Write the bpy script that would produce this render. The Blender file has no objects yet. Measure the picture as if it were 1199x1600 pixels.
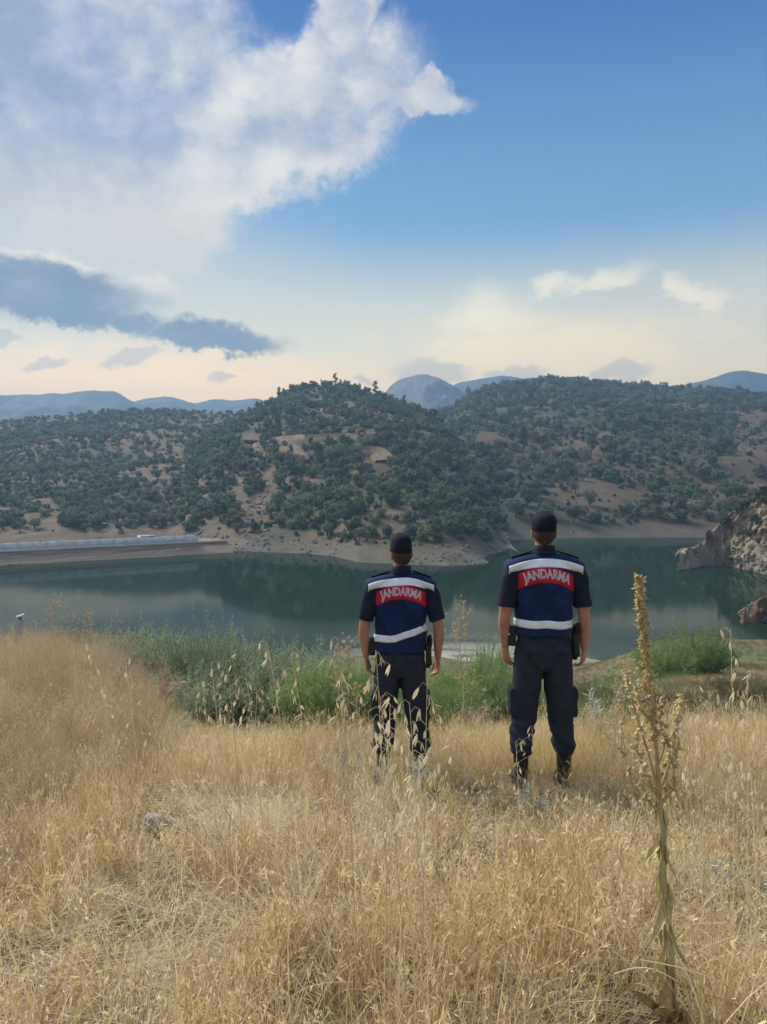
import bpy, bmesh, math, random
import numpy as np
from mathutils import Vector, Matrix, Euler
from mathutils.bvhtree import BVHTree

R = math.radians
sc = bpy.context.scene
COL = sc.collection
rng = np.random.default_rng(7)
random.seed(7)

# ------------------------------------------------------------------ camera
F = 1203.0                       # focal length in photograph pixels (1199 x 1600)
PITCH = R(2.6)                   # camera looks slightly down
EYE = 1.6
WATER = -13.4
cam_d = bpy.data.cameras.new('camera')
cam = bpy.data.objects.new('camera', cam_d)
COL.objects.link(cam)
cam.location = (0, 0, EYE)
cam.rotation_euler = (R(90) - PITCH, 0, 0)
cam_d.sensor_fit = 'VERTICAL'
cam_d.angle = 2 * math.atan(800 / F)
cam_d.clip_start = 0.05
cam_d.clip_end = 9000
sc.camera = cam

# ------------------------------------------------------------------ light and exposure
SUN_AZ, SUN_EL = -48.0, 42.0     # degrees; azimuth from +Y towards +X
SUN_STRENGTH, SUN_ANGLE = 3.6, 24.0
SKY_STRENGTH = 0.1
sc.view_settings.view_transform = 'Standard'
sc.view_settings.look = 'None'
sc.view_settings.gamma = 1.0
sc.view_settings.use_curve_mapping = False
sc.view_settings.exposure = 0.65

sun_d = bpy.data.lights.new('sun', 'SUN')
sun = bpy.data.objects.new('sun', sun_d)
COL.objects.link(sun)
sun_d.energy = SUN_STRENGTH
sun_d.angle = R(SUN_ANGLE)
sun_d.color = (1.0, 0.93, 0.82)
_sd = Vector((math.sin(R(SUN_AZ)) * math.cos(R(SUN_EL)), math.cos(R(SUN_AZ)) * math.cos(R(SUN_EL)), math.sin(R(SUN_EL))))
sun.rotation_euler = _sd.to_track_quat('Z', 'Y').to_euler()

sc.cycles.use_denoising = True
sc.cycles.max_bounces = 5
sc.cycles.diffuse_bounces = 2
sc.cycles.glossy_bounces = 2
sc.cycles.transmission_bounces = 2
sc.cycles.transparent_max_bounces = 12
sc.cycles.volume_bounces = 0
sc.cycles.adaptive_threshold = 0.03
sc.cycles.sample_clamp_indirect = 6

# ------------------------------------------------------------------ sky (world)
class X:
    """tiny expression builder on top of shader math nodes"""
    nt = None
    def __init__(s, sock): s.s = sock
    @staticmethod
    def new(t, **kw):
        n = X.nt.nodes.new(t)
        for k, v in kw.items(): setattr(n, k, v)
        return n
    @staticmethod
    def put(sock, v):
        if isinstance(v, X): X.nt.links.new(v.s, sock)
        else: sock.default_value = v
    @staticmethod
    def m(op, *a):
        n = X.new('ShaderNodeMath', operation=op)
        for i, v in enumerate(a): X.put(n.inputs[i], v)
        return X(n.outputs[0])
    def __add__(s, o): return X.m('ADD', s, o)
    __radd__ = __add__
    def __sub__(s, o): return X.m('SUBTRACT', s, o)
    def __rsub__(s, o): return X.m('SUBTRACT', o, s)
    def __mul__(s, o): return X.m('MULTIPLY', s, o)
    __rmul__ = __mul__
    def __truediv__(s, o): return X.m('DIVIDE', s, o)
    def max(s, o): return X.m('MAXIMUM', s, o)
    def min(s, o): return X.m('MINIMUM', s, o)
    def abs(s): return X.m('ABSOLUTE', s)
    def step(s, a, b, lo=0.0, hi=1.0):
        n = X.new('ShaderNodeMapRange', interpolation_type='SMOOTHSTEP')
        X.put(n.inputs[0], s)
        for i, v in zip((1, 2, 3, 4), (a, b, lo, hi)): X.put(n.inputs[i], v)
        return X(n.outputs[0])
    @staticmethod
    def vec(x, y, z):
        n = X.new('ShaderNodeCombineXYZ')
        for i, v in enumerate((x, y, z)): X.put(n.inputs[i], v)
        return X(n.outputs[0])
    @staticmethod
    def noise(v, scale, detail=6, rough=0.55, dist=0.0, dim='3D'):
        n = X.new('ShaderNodeTexNoise', noise_dimensions=dim)
        if v is not None: X.put(n.inputs['Vector'], v)
        n.inputs['Scale'].default_value = scale
        n.inputs['Detail'].default_value = detail
        n.inputs['Roughness'].default_value = rough
        n.inputs['Distortion'].default_value = dist
        return X(n.outputs[0])
    @staticmethod
    def mix(f, a, b, mode='MIX'):
        n = X.new('ShaderNodeMix', data_type='RGBA', blend_type=mode)
        X.put(n.inputs[0], f)
        for i, v in ((6, a), (7, b)):
            if isinstance(v, X): X.nt.links.new(v.s, n.inputs[i])
            else: n.inputs[i].default_value = (*v, 1.0) if len(v) == 3 else v
        return X(n.outputs[2])

def build_world():
    w = bpy.data.worlds.new('World')
    sc.world = w
    w.use_nodes = True
    nt = w.node_tree
    nt.nodes.clear()
    X.nt = nt
    out = nt.nodes.new('ShaderNodeOutputWorld')
    bg = nt.nodes.new('ShaderNodeBackground')
    bg.inputs['Strength'].default_value = SKY_STRENGTH
    nt.links.new(bg.outputs[0], out.inputs[0])
    sky = nt.nodes.new('ShaderNodeTexSky')
    sky.sky_type = 'NISHITA'
    sky.sun_disc = False
    sky.sun_elevation = R(SUN_EL)
    sky.sun_rotation = R(SUN_AZ)
    sky.altitude = 300
    sky.air_density = 1.0
    sky.dust_density = 0.6
    sky.ozone_density = 2.0
    tc = nt.nodes.new('ShaderNodeTexCoord')
    D = X(tc.outputs['Generated'])
    sp = nt.nodes.new('ShaderNodeSeparateXYZ')
    nt.links.new(tc.outputs['Generated'], sp.inputs[0])
    x, y, z = (X(sp.outputs[i]) for i in range(3))
    az = X.m('ARCTAN2', x, y) * (180 / math.pi)
    el = X.m('ARCSINE', z) * (180 / math.pi)
    # clear sky: deeper blue overhead, pale cream veil of haze near the horizon
    hsv = X.new('ShaderNodeHueSaturation')
    hsv.inputs['Hue'].default_value = 0.51
    hsv.inputs['Saturation'].default_value = 1.25
    hsv.inputs['Value'].default_value = 0.85
    X.put(hsv.inputs['Color'], X(sky.outputs[0]))
    base = X(hsv.outputs[0])
    g = X.mix(el.step(3.0, 10.5), (16.5, 10.3, 3.2), (8.6, 7.5, 4.4))
    g = X.mix(el.step(8.5, 18.5), g, (1.15, 2.8, 4.35))
    g = X.mix(el.step(15.0, 33.0), g, (0.02, 0.74, 2.85))
    g = X.mix(az.abs().step(60.0, 150.0) * el.step(25.0, 3.0) * 0.7, g, (2.6, 3.6, 4.8))
    base = X.mix(0.88, base, g)
    # cheap sky for everything well outside the view: unseen broken cloud, kept bright as back fill on the men
    gen = X.noise(D, 3.0, 4, 0.58)
    dg = gen.step(0.40, 0.62) * el.step(2.0, 12.0)
    cg = X.mix(gen.step(0.62, 0.5), (4.3, 4.6, 5.3), (8.2, 7.8, 7.3))
    rest = X.mix(dg * 0.95, base, cg)
    X.put(bg.inputs['Color'], rest)
    # ---- the part of the sky in view
    fine = X.noise(D, 22.0, 8, 0.66)
    w1 = X.noise(D, 5.5, 4, 0.6)
    w2 = X.noise(X.vec(z, x, y), 6.5, 4, 0.6)
    bil = X.noise(X.vec(x + fine * 0.03, y, z * 1.25 + fine * 0.03), 9.0, 5, 0.6)
    bil2 = X.noise(X.vec(x + 0.020 + fine * 0.03, y, z * 1.25 - 0.03 + fine * 0.03), 9.0, 5, 0.6)
    st = X.noise(X.vec(x, y, z * 2.6), 12.0, 5, 0.62)
    azw = az + (w1 - 0.5) * 8.0 + (bil - 0.5) * 6.0 + (fine - 0.5) * 3.5
    elw = el + (w2 - 0.5) * 6.0 + (bil2 - 0.5) * 4.0 + (fine - 0.5) * 3.0
    def blob(a0, e0, ra, re, rot=0.0, A=azw, E=elw):
        c, s = math.cos(R(rot)), math.sin(R(rot))
        da, de = A - a0, E - e0
        u = (da * c + de * s) * (1 / ra)
        v = (de * c - da * s) * (1 / re)
        return 1.0 - X.m('SQRT', u * u + v * v)
    # big cloud, upper left of the view and on round to the left
    big = blob(-26, 26.5, 18, 12.5, 8).max(blob(-8, 24, 13, 5.8, 20)).max(blob(-17, 19.6, 12, 6, 24))
    big = big.max(blob(-47, 28, 26, 15)).max(blob(-3.5, 29.5, 7.0, 2.6, 48)).max(blob(1.5, 25.4, 6, 1.5, -8)).max(blob(-19, 33, 6.0, 5.5, 0))
    edge = big + (fine - 0.5) * 0.95 + az.step(-8.0, -20.0) * 0.30
    dens1 = edge.step(-0.03, 0.40) * (el + (w1 - 0.5) * 8).step(10.0, 18.0)
    # billows lit from the sun's side, greyer inside and to the far left
    lit = (bil - bil2) * 2.2 + (fine - 0.5) * 0.35
    inside = edge.step(0.1, 0.6)
    tone = 0.66 + lit * 0.75 + (bil - 0.5) * 0.7 + (w1 - 0.5) * 1.1 - az.step(-11.0, -25.0) * 0.42 * inside - inside * 0.06 - az.step(-22, -12) * az.step(4, -6) * el.step(24, 28) * 0.0
    c1 = X.mix(tone.step(-0.15, 1.25), (1.9, 2.35, 3.5), (6.5, 6.1, 5.5))
    c1 = X.mix(el.step(25.0, 14.0) * 0.55, c1, (7.4, 6.3, 4.8), 'MIX')
    col = X.mix(dens1 * 0.97, base, c1)
    vap = blob(-21, 14.0, 22, 7, 4, az + (w1 - 0.5) * 10, el).step(0.0, 0.7)
    col = X.mix(vap * 0.42, col, (5.6, 5.1, 4.3))
    # soft cream clouds to the right
    q = (fine - 0.5) * 2.6
    A2, E2 = az + (w1 - 0.5) * 14 + q * 1.6, el + (st - 0.5) * 5.5 + (fine - 0.5) * 1.6
    lowb = blob(7, 11.6, 6.5, 2.6, 0, A2, E2).max(blob(14.5, 13.6, 4.5, 1.5, 8, A2, E2)).max(blob(21, 12.8, 6, 1.1, -14, A2, E2))
    grv = blob(20, 10.5, 17, 5.0, 0, A2, E2).step(0.0, 0.8)
    col = X.mix(grv * 0.35, col, (5.2, 5.0, 4.6))
    d2 = (lowb + (st - 0.5) * 1.1 + (fine - 0.5) * 1.6).step(0.0, 0.9)
    col = X.mix(d2 * 0.50, col, (10.5, 8.8, 5.9))
    wide = (blob(12, 8.5, 20, 4.5, 0, A2, E2) + (st - 0.5) * 1.6).step(0.1, 0.8)
    col = X.mix(wide * 0.5, col, (12.5, 9.2, 4.6))
    # blue-grey bank of cloud low on the left, with a tail
    azf = az + (bil - 0.5) * 4.0 + (fine - 0.5) * 4
    elf = el + (fine - 0.5) * 3.0 + (st - 0.5) * 1.4 + (bil - 0.5) * 4.5 * el.step(10.0, 12.5)
    dk = blob(-27, 12.3, 12.0, 2.3, -1, azf, elf).max(blob(-12.5, 9.9, 6.5, 1.15, -3, azf, elf)).max(blob(-21, 10.9, 6, 1.2, -4, azf, elf)).max(blob(-50, 12.5, 20, 3.0, 0, azf, elf))
    dk = dk + (fine - 0.5) * 0.7
    d3 = dk.step(-0.06, 0.42)
    pe = blob(-16, 5.0, 26, 5.2, 0, az, el + (st - 0.5) * 4).step(0.0, 0.8)
    col = X.mix(pe * 0.8, col, (15.5, 9.4, 3.6))
    col = X.mix((dk + (fine - 0.5) * 1.2).step(-0.20, 0.10) * el.step(12.2, 14.0) * 0.35, col, (10.4, 8.6, 6.2))
    col = X.mix(d3 * 0.92, col, X.mix(st.step(0.35, 0.7), (0.85, 1.3, 2.0), (1.7, 2.05, 2.5)))
    # small grey wisps
    A3 = az + (fine - 0.5) * 3.5
    wz = None
    for a in ((-18.0, 8.4, 2.6, .62, 14), (-23.5, 7.6, 1.8, .4, 10), (-26.5, 9.2, 2.0, .45, 0), (-12.0, 7.0, 1.6, .5, 8), (3.4, 7.6, 3.8, 1.1, 0), (9.5, 7.4, 3.0, .8, 0), (17, 7.3, 2.6, .9, 0), (-1.4, 7.2, 1.4, .45, 0)):
        k = blob(*a, A3, elf)
        wz = k if wz is None else wz.max(k)
    col = X.mix((wz + (fine - 0.5) * 0.5).step(0.0, 0.45) * 0.45, col, (2.8, 2.9, 3.2))
    bg2 = nt.nodes.new('ShaderNodeBackground')
    bg2.inputs['Strength'].default_value = SKY_STRENGTH
    X.put(bg2.inputs['Color'], col)
    mx = nt.nodes.new('ShaderNodeMixShader')
    X.put(mx.inputs[0], az.abs().step(58.0, 40.0) * el.step(52.0, 38.0) * el.step(-2.0, -0.5))
    nt.links.new(bg.outputs[0], mx.inputs[1]); nt.links.new(bg2.outputs[0], mx.inputs[2])
    nt.links.new(mx.outputs[0], out.inputs[0])
    w.cycles.sampling_method = 'MANUAL'
    w.cycles.sample_map_resolution = 256
build_world()

# ------------------------------------------------------------------ helpers
def tag(o, label=None, cat=None, group=None, kind=None):
    if label: o['label'] = label
    if cat: o['category'] = cat
    if group: o['group'] = group
    if kind: o['kind'] = kind
    return o

def link(name, data, parent=None, loc=None, rot=None, scale=None):
    o = bpy.data.objects.new(name, data)
    COL.objects.link(o)
    if parent: o.parent = parent
    if loc is not None: o.location = loc
    if rot is not None: o.rotation_euler = rot
    if scale is not None: o.scale = scale if hasattr(scale, '__len__') else (scale,) * 3
    return o

def mesh(name, V, Fc, mat=None, smooth=False, attr=None):
    me = bpy.data.meshes.new(name)
    V = np.asarray(V, dtype=np.float32).reshape(-1, 3)
    if isinstance(Fc, np.ndarray):
        n, k = Fc.shape
        me.vertices.add(len(V)); me.vertices.foreach_set('co', V.ravel())
        me.loops.add(n * k); me.loops.foreach_set('vertex_index', Fc.ravel().astype(np.int32))
        me.polygons.add(n); me.polygons.foreach_set('loop_start', np.arange(0, n * k, k, dtype=np.int32))
        me.update(calc_edges=True)
    else:
        me.from_pydata(V.tolist(), [], [list(f) for f in Fc])
    if attr:
        for nm, a in attr.items():
            a = np.asarray(a, dtype=np.float32)
            if a.ndim == 2:
                if a.shape[1] == 3: a = np.hstack([a, np.ones((len(a), 1), np.float32)])
                at = me.attributes.new(nm, 'FLOAT_COLOR', 'POINT'); at.data.foreach_set('color', a.ravel())
            else:
                at = me.attributes.new(nm, 'FLOAT', 'POINT'); at.data.foreach_set('value', a)
    if smooth: me.polygons.foreach_set('use_smooth', np.ones(len(me.polygons), dtype=bool))
    if mat: me.materials.append(mat)
    me.validate()
    return me

def cat_geo(parts):
    """join (V, F) pieces that all have the same face size"""
    Vs, Fs, n = [], [], 0
    for V, Fc in parts:
        V = np.asarray(V, dtype=np.float64).reshape(-1, 3); Fc = np.asarray(Fc)
        Vs.append(V); Fs.append(Fc + n); n += len(V)
    return np.vstack(Vs), np.vstack(Fs)

# value noise in numpy
_perm = np.random.default_rng(3).permutation(4096)
def _h(ix, iy, iz):
    return _perm[(_perm[(_perm[ix & 4095] + iy) & 4095] + iz) & 4095] / 4095.0
def vnoise(p):
    p = np.asarray(p, dtype=np.float64)
    i = np.floor(p).astype(np.int64); f = p - i
    f = f * f * (3 - 2 * f)
    r = 0
    for a in (0, 1):
        for b in (0, 1):
            for c in (0, 1):
                w = (f[..., 0] if a else 1 - f[..., 0]) * (f[..., 1] if b else 1 - f[..., 1]) * (f[..., 2] if c else 1 - f[..., 2])
                r = r + w * _h(i[..., 0] + a, i[..., 1] + b, i[..., 2] + c)
    return r
def fbm(p, oct=5, gain=0.5):
    p = np.asarray(p, dtype=np.float64)
    s, a, t = 0, 1.0, 0
    for k in range(oct):
        s = s + a * vnoise(p * 2.03 ** k + 17.3 * k); t += a; a *= gain
    return s / t
def sm(x, a, b):
    t = np.clip((np.asarray(x, dtype=np.float64) - a) / (b - a), 0, 1)
    return t * t * (3 - 2 * t)
def lerp(a, b, t): return a + (b - a) * t

# photograph pixel -> world, at a given depth Y; and back
cp, sp_ = math.cos(PITCH), math.sin(PITCH)
def at(px, py, Y):
    ux, v = (np.asarray(px, float) - 599.5) / F, (800 - np.asarray(py, float)) / F
    q = cp + v * sp_
    return Y * ux / q, Y + 0 * ux, EYE + Y * (v * cp - sp_) / q
def on_plane(px, py, zp):
    ux, v = (np.asarray(px, float) - 599.5) / F, (800 - np.asarray(py, float)) / F
    q = cp + v * sp_
    Y = (zp - EYE) * q / (v * cp - sp_)
    return Y * ux / q, Y, zp + 0 * Y
def project(x, y, z):
    dz = z - EYE
    d = y * cp - dz * sp_
    return 599.5 + F * x / d, 800 - F * (y * sp_ + dz * cp) / d

# materials
def new_mat(name):
    m = bpy.data.materials.new(name)
    m.use_nodes = True
    nt = m.node_tree
    X.nt = nt
    b = nt.nodes['Principled BSDF']
    b.inputs['Roughness'].default_value = 0.85
    b.inputs['Specular IOR Level'].default_value = 0.2
    return m, nt, b
def obj_coords(nt, kind='Object'):
    return X(nt.nodes.new('ShaderNodeTexCoord').outputs[kind])
def world_pos(nt):
    return X(nt.nodes.new('ShaderNodeNewGeometry').outputs['Position'])
def add_bump(nt, b, h, strength=0.4, dist=0.02):
    n = nt.nodes.new('ShaderNodeBump')
    n.inputs['Strength'].default_value = strength
    n.inputs['Distance'].default_value = dist
    nt.links.new(h.s, n.inputs['Height'])
    nt.links.new(n.outputs[0], b.inputs['Normal'])
def mat_plain(name, c, rough=0.8, var=0.25, scale=30, bump=0.0, spec=0.2, bdist=0.003):
    m, nt, b = new_mat(name)
    P = obj_coords(nt)
    n = X.noise(P, scale, 5, 0.6)
    d = tuple(v * (1 - var) for v in c); e = tuple(min(1, v * (1 + var)) for v in c)
    X.put(b.inputs['Base Color'], X.mix(n.step(0.25, 0.75), d, e))
    b.inputs['Roughness'].default_value = rough
    b.inputs['Specular IOR Level'].default_value = spec
    if bump: add_bump(nt, b, X.noise(P, scale * 2.5, 4, 0.6), bump, bdist)
    return m
def mat_leaf(name, c1, c2, trans=0.35, rough=0.7, spread=0.35, attr=None):
    """leaf or straw: two-tone between instances, light passing through"""
    m, nt, b = new_mat(name)
    oi = nt.nodes.new('ShaderNodeObjectInfo')
    rnd = X(oi.outputs['Random'])
    g = world_pos(nt)
    n = X.noise(g, 0.9 if attr is None else attr, 3, 0.6)
    f = (rnd - 0.5) * spread * 2 + (n - 0.5) * 1.6 + 0.5
    a = nt.nodes.new('ShaderNodeAttribute'); a.attribute_name = 'tint'
    f = f + X(a.outputs['Fac']) * 1.0
    c = X.mix(f.step(0.0, 1.0), c1, c2)
    X.put(b.inputs['Base Color'], c)
    b.inputs['Roughness'].default_value = rough
    if trans > 0:
        tr = nt.nodes.new('ShaderNodeBsdfTranslucent')
        nt.links.new(c.s, tr.inputs['Color'])
        mx = nt.nodes.new('ShaderNodeMixShader')
        mx.inputs[0].default_value = trans
        nt.links.new(b.outputs[0], mx.inputs[1]); nt.links.new(tr.outputs[0], mx.inputs[2])
        nt.links.new(mx.outputs[0], nt.nodes['Material Output'].inputs[0])
    return m

_scat = {}
def scatter(name, pts, rot, scl, idx, variants):
    """one object: the variants instanced on points by geometry nodes"""
    key = tuple(v.name for v in variants)
    if key not in _scat:
        c = bpy.data.collections.new(name + '_source')
        for i, v in enumerate(variants): c.objects.link(v)
        _scat[key] = c
    c = _scat[key]
    order = sorted(range(len(variants)), key=lambda i: variants[i].name)
    inv = {v: k for k, v in enumerate(order)}
    pts = np.asarray(pts, np.float32); n = len(pts)
    me = bpy.data.meshes.new(name)
    me.vertices.add(n); me.vertices.foreach_set('co', pts.ravel())
    a = me.attributes.new('rot', 'FLOAT_VECTOR', 'POINT'); a.data.foreach_set('vector', np.asarray(rot, np.float32).ravel())
    a = me.attributes.new('scl', 'FLOAT_VECTOR', 'POINT')
    scl = np.asarray(scl, np.float32)
    if scl.ndim == 1: scl = np.repeat(scl[:, None], 3, 1)
    a.data.foreach_set('vector', scl.ravel())
    a = me.attributes.new('idx', 'INT', 'POINT'); a.data.foreach_set('value', np.array([inv[int(i)] for i in idx], np.int32))
    ng = bpy.data.node_groups.new(name + '_nodes', 'GeometryNodeTree')
    ng.interface.new_socket('Geometry', in_out='INPUT', socket_type='NodeSocketGeometry')
    ng.interface.new_socket('Geometry', in_out='OUTPUT', socket_type='NodeSocketGeometry')
    N, L = ng.nodes, ng.links
    gi, go = N.new('NodeGroupInput'), N.new('NodeGroupOutput')
    ci = N.new('GeometryNodeCollectionInfo')
    ci.inputs['Collection'].default_value = c
    ci.inputs['Separate Children'].default_value = True
    ci.inputs['Reset Children'].default_value = True
    ip = N.new('GeometryNodeInstanceOnPoints')
    ip.inputs['Pick Instance'].default_value = True
    def na(nm, ty):
        q = N.new('GeometryNodeInputNamedAttribute'); q.data_type = ty; q.inputs['Name'].default_value = nm
        return q.outputs['Attribute']
    L.new(gi.outputs[0], ip.inputs['Points'])
    L.new(ci.outputs[0], ip.inputs['Instance'])
    L.new(na('idx', 'INT'), ip.inputs['Instance Index'])
    e2r = N.new('FunctionNodeEulerToRotation')
    L.new(na('rot', 'FLOAT_VECTOR'), e2r.inputs[0])
    L.new(e2r.outputs[0], ip.inputs['Rotation'])
    L.new(na('scl', 'FLOAT_VECTOR'), ip.inputs['Scale'])
    L.new(ip.outputs[0], go.inputs[0])
    o = link(name, me)
    md = o.modifiers.new('scatter', 'NODES'); md.node_group = ng
    return o
def source(name, me):
    return bpy.data.objects.new(name, me)      # not linked to the scene; only instanced
# ------------------------------------------------------------------ the near bank (ground)
_py = [-4000, -60, -10, 0, 2, 5.5, 7, 9, 12, 16, 22, 30, 40, 60, 66, 90, 4000]
_pz = [6, 3, 0.5, 0, -.14, -.57, -.84, -1.45, -2.35, -3.3, -4.8, -7.1, -9.6, -13.2, -14.6, -17.5, -17.5]
def gz0(x, y):
    x = np.asarray(x, float); y = np.asarray(y, float)
    z = 0.5 * np.interp(y, _py, _pz) + 0.25 * np.interp(y - .6, _py, _pz) + 0.25 * np.interp(y + .6, _py, _pz)
    s = x / np.maximum(y, 1.0)
    z = z + 0.95 * sm(-s, .24, .42) * np.interp(y, [6, 8.5, 12, 14, 24, 40], [0, .45, 1, 1, .8, 0])
    z = z + sm(s, .22, .42) * np.interp(y, [8, 14, 25, 38, 50, 58], [0, .0, .7, 2.5, 1.6, 0])
    p = np.stack([x, y, 0 * x], -1)
    near = np.exp(-np.hypot(x, y) / 60)
    z = z + (fbm(p * .45, 3) - .5) * .28 * near + (fbm(p * 2.6 + 9, 3) - .5) * .07 * near + (fbm(p * .07 + 3, 3) - .5) * 3.4 * sm(y, 30, 46) * sm(y, 80, 64)
    return z

_pins = []
def gz(x, y):
    z = gz0(x, y)
    for px_, py_, dz in _pins: z = z + dz * np.exp(-((x - px_) ** 2 + (y - py_) ** 2) / 1.1 ** 2)
    return z
for q_, r_, Y_ in ((846.5, 1230, 5.12), (623.5, 1221, 5.42)):     # where the two men stand
    a_ = at(q_, r_, Y_); _pins.append((float(a_[0]), float(a_[1]), float(a_[2] - gz(a_[0], a_[1])) * 1.0))

def build_ground():
    rad = np.concatenate([[0.0], np.geomspace(.5, 4200, 300)])
    a1 = np.linspace(-36, 36, 360); a2 = np.linspace(36, 324, 120)[1:-1]
    ang = np.radians(np.concatenate([a1, a2]))
    Rr, A = np.meshgrid(rad, ang, indexing='ij')
    x, y = Rr * np.sin(A), Rr * np.cos(A)
    z = gz(x, y)
    n, m = x.shape
    V = np.stack([x, y, z], -1).reshape(-1, 3)
    i, j = np.meshgrid(np.arange(n - 1), np.arange(m), indexing='ij')
    jn = (j + 1) % m
    Fc = np.stack([i * m + j, i * m + jn, (i + 1) * m + jn, (i + 1) * m + j], -1).reshape(-1, 4)
    mt, nt, b = new_mat('dry_soil')
    P = world_pos(nt)
    big = X.noise(P, .35, 4, .6); mid = X.noise(P, 4.0, 6, .65); fin = X.noise(P, 45, 4, .6)
    c = X.mix(mid.step(.35, .7), (.085, .060, .038), (.185, .138, .082))
    c = X.mix(big.step(.45, .7) * .5, c, (.15, .105, .07))
    sepv = nt.nodes.new('ShaderNodeSeparateXYZ'); nt.links.new(P.s, sepv.inputs[0])
    green = X(sepv.outputs[1]).step(14, 24) * X.noise(P, .22, 4, .6).step(.40, .62)
    c = X.mix(green * .75, c, (.085, .125, .045))
    wet = X(sepv.outputs[2]).step(WATER + 1.0, WATER + .2)
    c = X.mix(wet * .8, c, (.30, .27, .20))
    c = X.mix(fin.step(.3, .8) * .30, c, (.28, .215, .13))
    X.put(b.inputs['Base Color'], c)
    add_bump(nt, b, mid * .7 + fin * .3, .8, .03)
    tag(link('ground', mesh('ground', V, Fc, mt, True)), kind='structure')
build_ground()

# ------------------------------------------------------------------ the reservoir
def build_lake():
    mt, nt, b = new_mat('lake_water')
    P = world_pos(nt)
    b.inputs['Roughness'].default_value = .025
    b.inputs['IOR'].default_value = 1.333
    b.inputs['Specular IOR Level'].default_value = .26
    sv = nt.nodes.new('ShaderNodeSeparateXYZ'); nt.links.new(P.s, sv.inputs[0])
    px_, py_ = X(sv.outputs[0]), X(sv.outputs[1])
    cloud_glint = py_.step(75.0, 57.0) * (px_ - 6.0).abs().step(13.0, 3.0) * X.noise(X.vec(px_ * .5, py_, 0.0), .35, 4, .6).step(.3, .6)      # reflection of the bright cloud, painted into the water colour near the bank
    X.put(b.inputs['Base Color'], X.mix(cloud_glint, (.013, .031, .021), (.62, .60, .50)))
    gust = X.noise(X.vec(px_ * .6, py_, 0.0), .06, 4, .6)
    near = py_.step(84.0, 60.0)
    h = X.noise(X.vec(px_, py_ * 1.6, 0.0), 1.1, 5, .62) * 1.0 + X.noise(X.vec(px_, py_ * 1.3, 4.0), 4.5, 3, .6) * .25
    bp = nt.nodes.new('ShaderNodeBump')
    bp.inputs['Distance'].default_value = .11
    X.put(bp.inputs['Strength'], (near * gust.step(.35, .6, .25, 1.0) * .40 + .018).min(1.0))
    nt.links.new(h.s, bp.inputs['Height'])
    # fine ripple lowers what still water would mirror at a glancing angle
    fr = nt.nodes.new('ShaderNodeFresnel'); fr.inputs['IOR'].default_value = 1.333
    gl = nt.nodes.new('ShaderNodeBsdfGlossy'); gl.inputs['Roughness'].default_value = .05
    df = nt.nodes.new('ShaderNodeBsdfDiffuse'); mx = nt.nodes.new('ShaderNodeMixShader')
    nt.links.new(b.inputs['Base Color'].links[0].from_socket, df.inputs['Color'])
    for n_ in (fr, gl): nt.links.new(bp.outputs[0], n_.inputs['Normal'])
    X.put(mx.inputs[0], X(fr.outputs[0]) * .58)
    nt.links.new(df.outputs[0], mx.inputs[1]); nt.links.new(gl.outputs[0], mx.inputs[2])
    nt.links.new(mx.outputs[0], nt.nodes['Material Output'].inputs[0])
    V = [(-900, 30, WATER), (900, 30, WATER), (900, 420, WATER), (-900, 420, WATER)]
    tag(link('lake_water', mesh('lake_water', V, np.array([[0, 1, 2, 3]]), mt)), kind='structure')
build_lake()

# ------------------------------------------------------------------ hills as real terrain sheets
def mat_hill(name, bump=1.0, bs=.5):
    mt, nt, b = new_mat(name)
    a = nt.nodes.new('ShaderNodeAttribute'); a.attribute_name = 'col'
    P = world_pos(nt)
    n1 = X.noise(P, .16, 6, .65); n2 = X.noise(P, 1.3, 5, .65)
    c = X.mix(n1.step(.35, .65) * .55, X(a.outputs['Color']), (.62, .58, .52), 'MULTIPLY')
    c = X.mix(n2.step(.4, .7) * .45, c, (.55, .62, .50), 'MULTIPLY')
    X.put(b.inputs['Base Color'], c)
    add_bump(nt, b, n1 * .8 + n2 * .4, bs, bump)
    return mt
M_HILL = mat_hill('hill_soil')
M_ROCK = mat_hill('bank_rock', .5, .8)
C_GRASS, C_SOIL, C_SCAR, C_ROCK, C_SCRUB = (np.array(c) for c in ((.140, .106, .064), (.118, .086, .058), (.175, .13, .085), (.135, .122, .098), (.066, .078, .042)))

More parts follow.
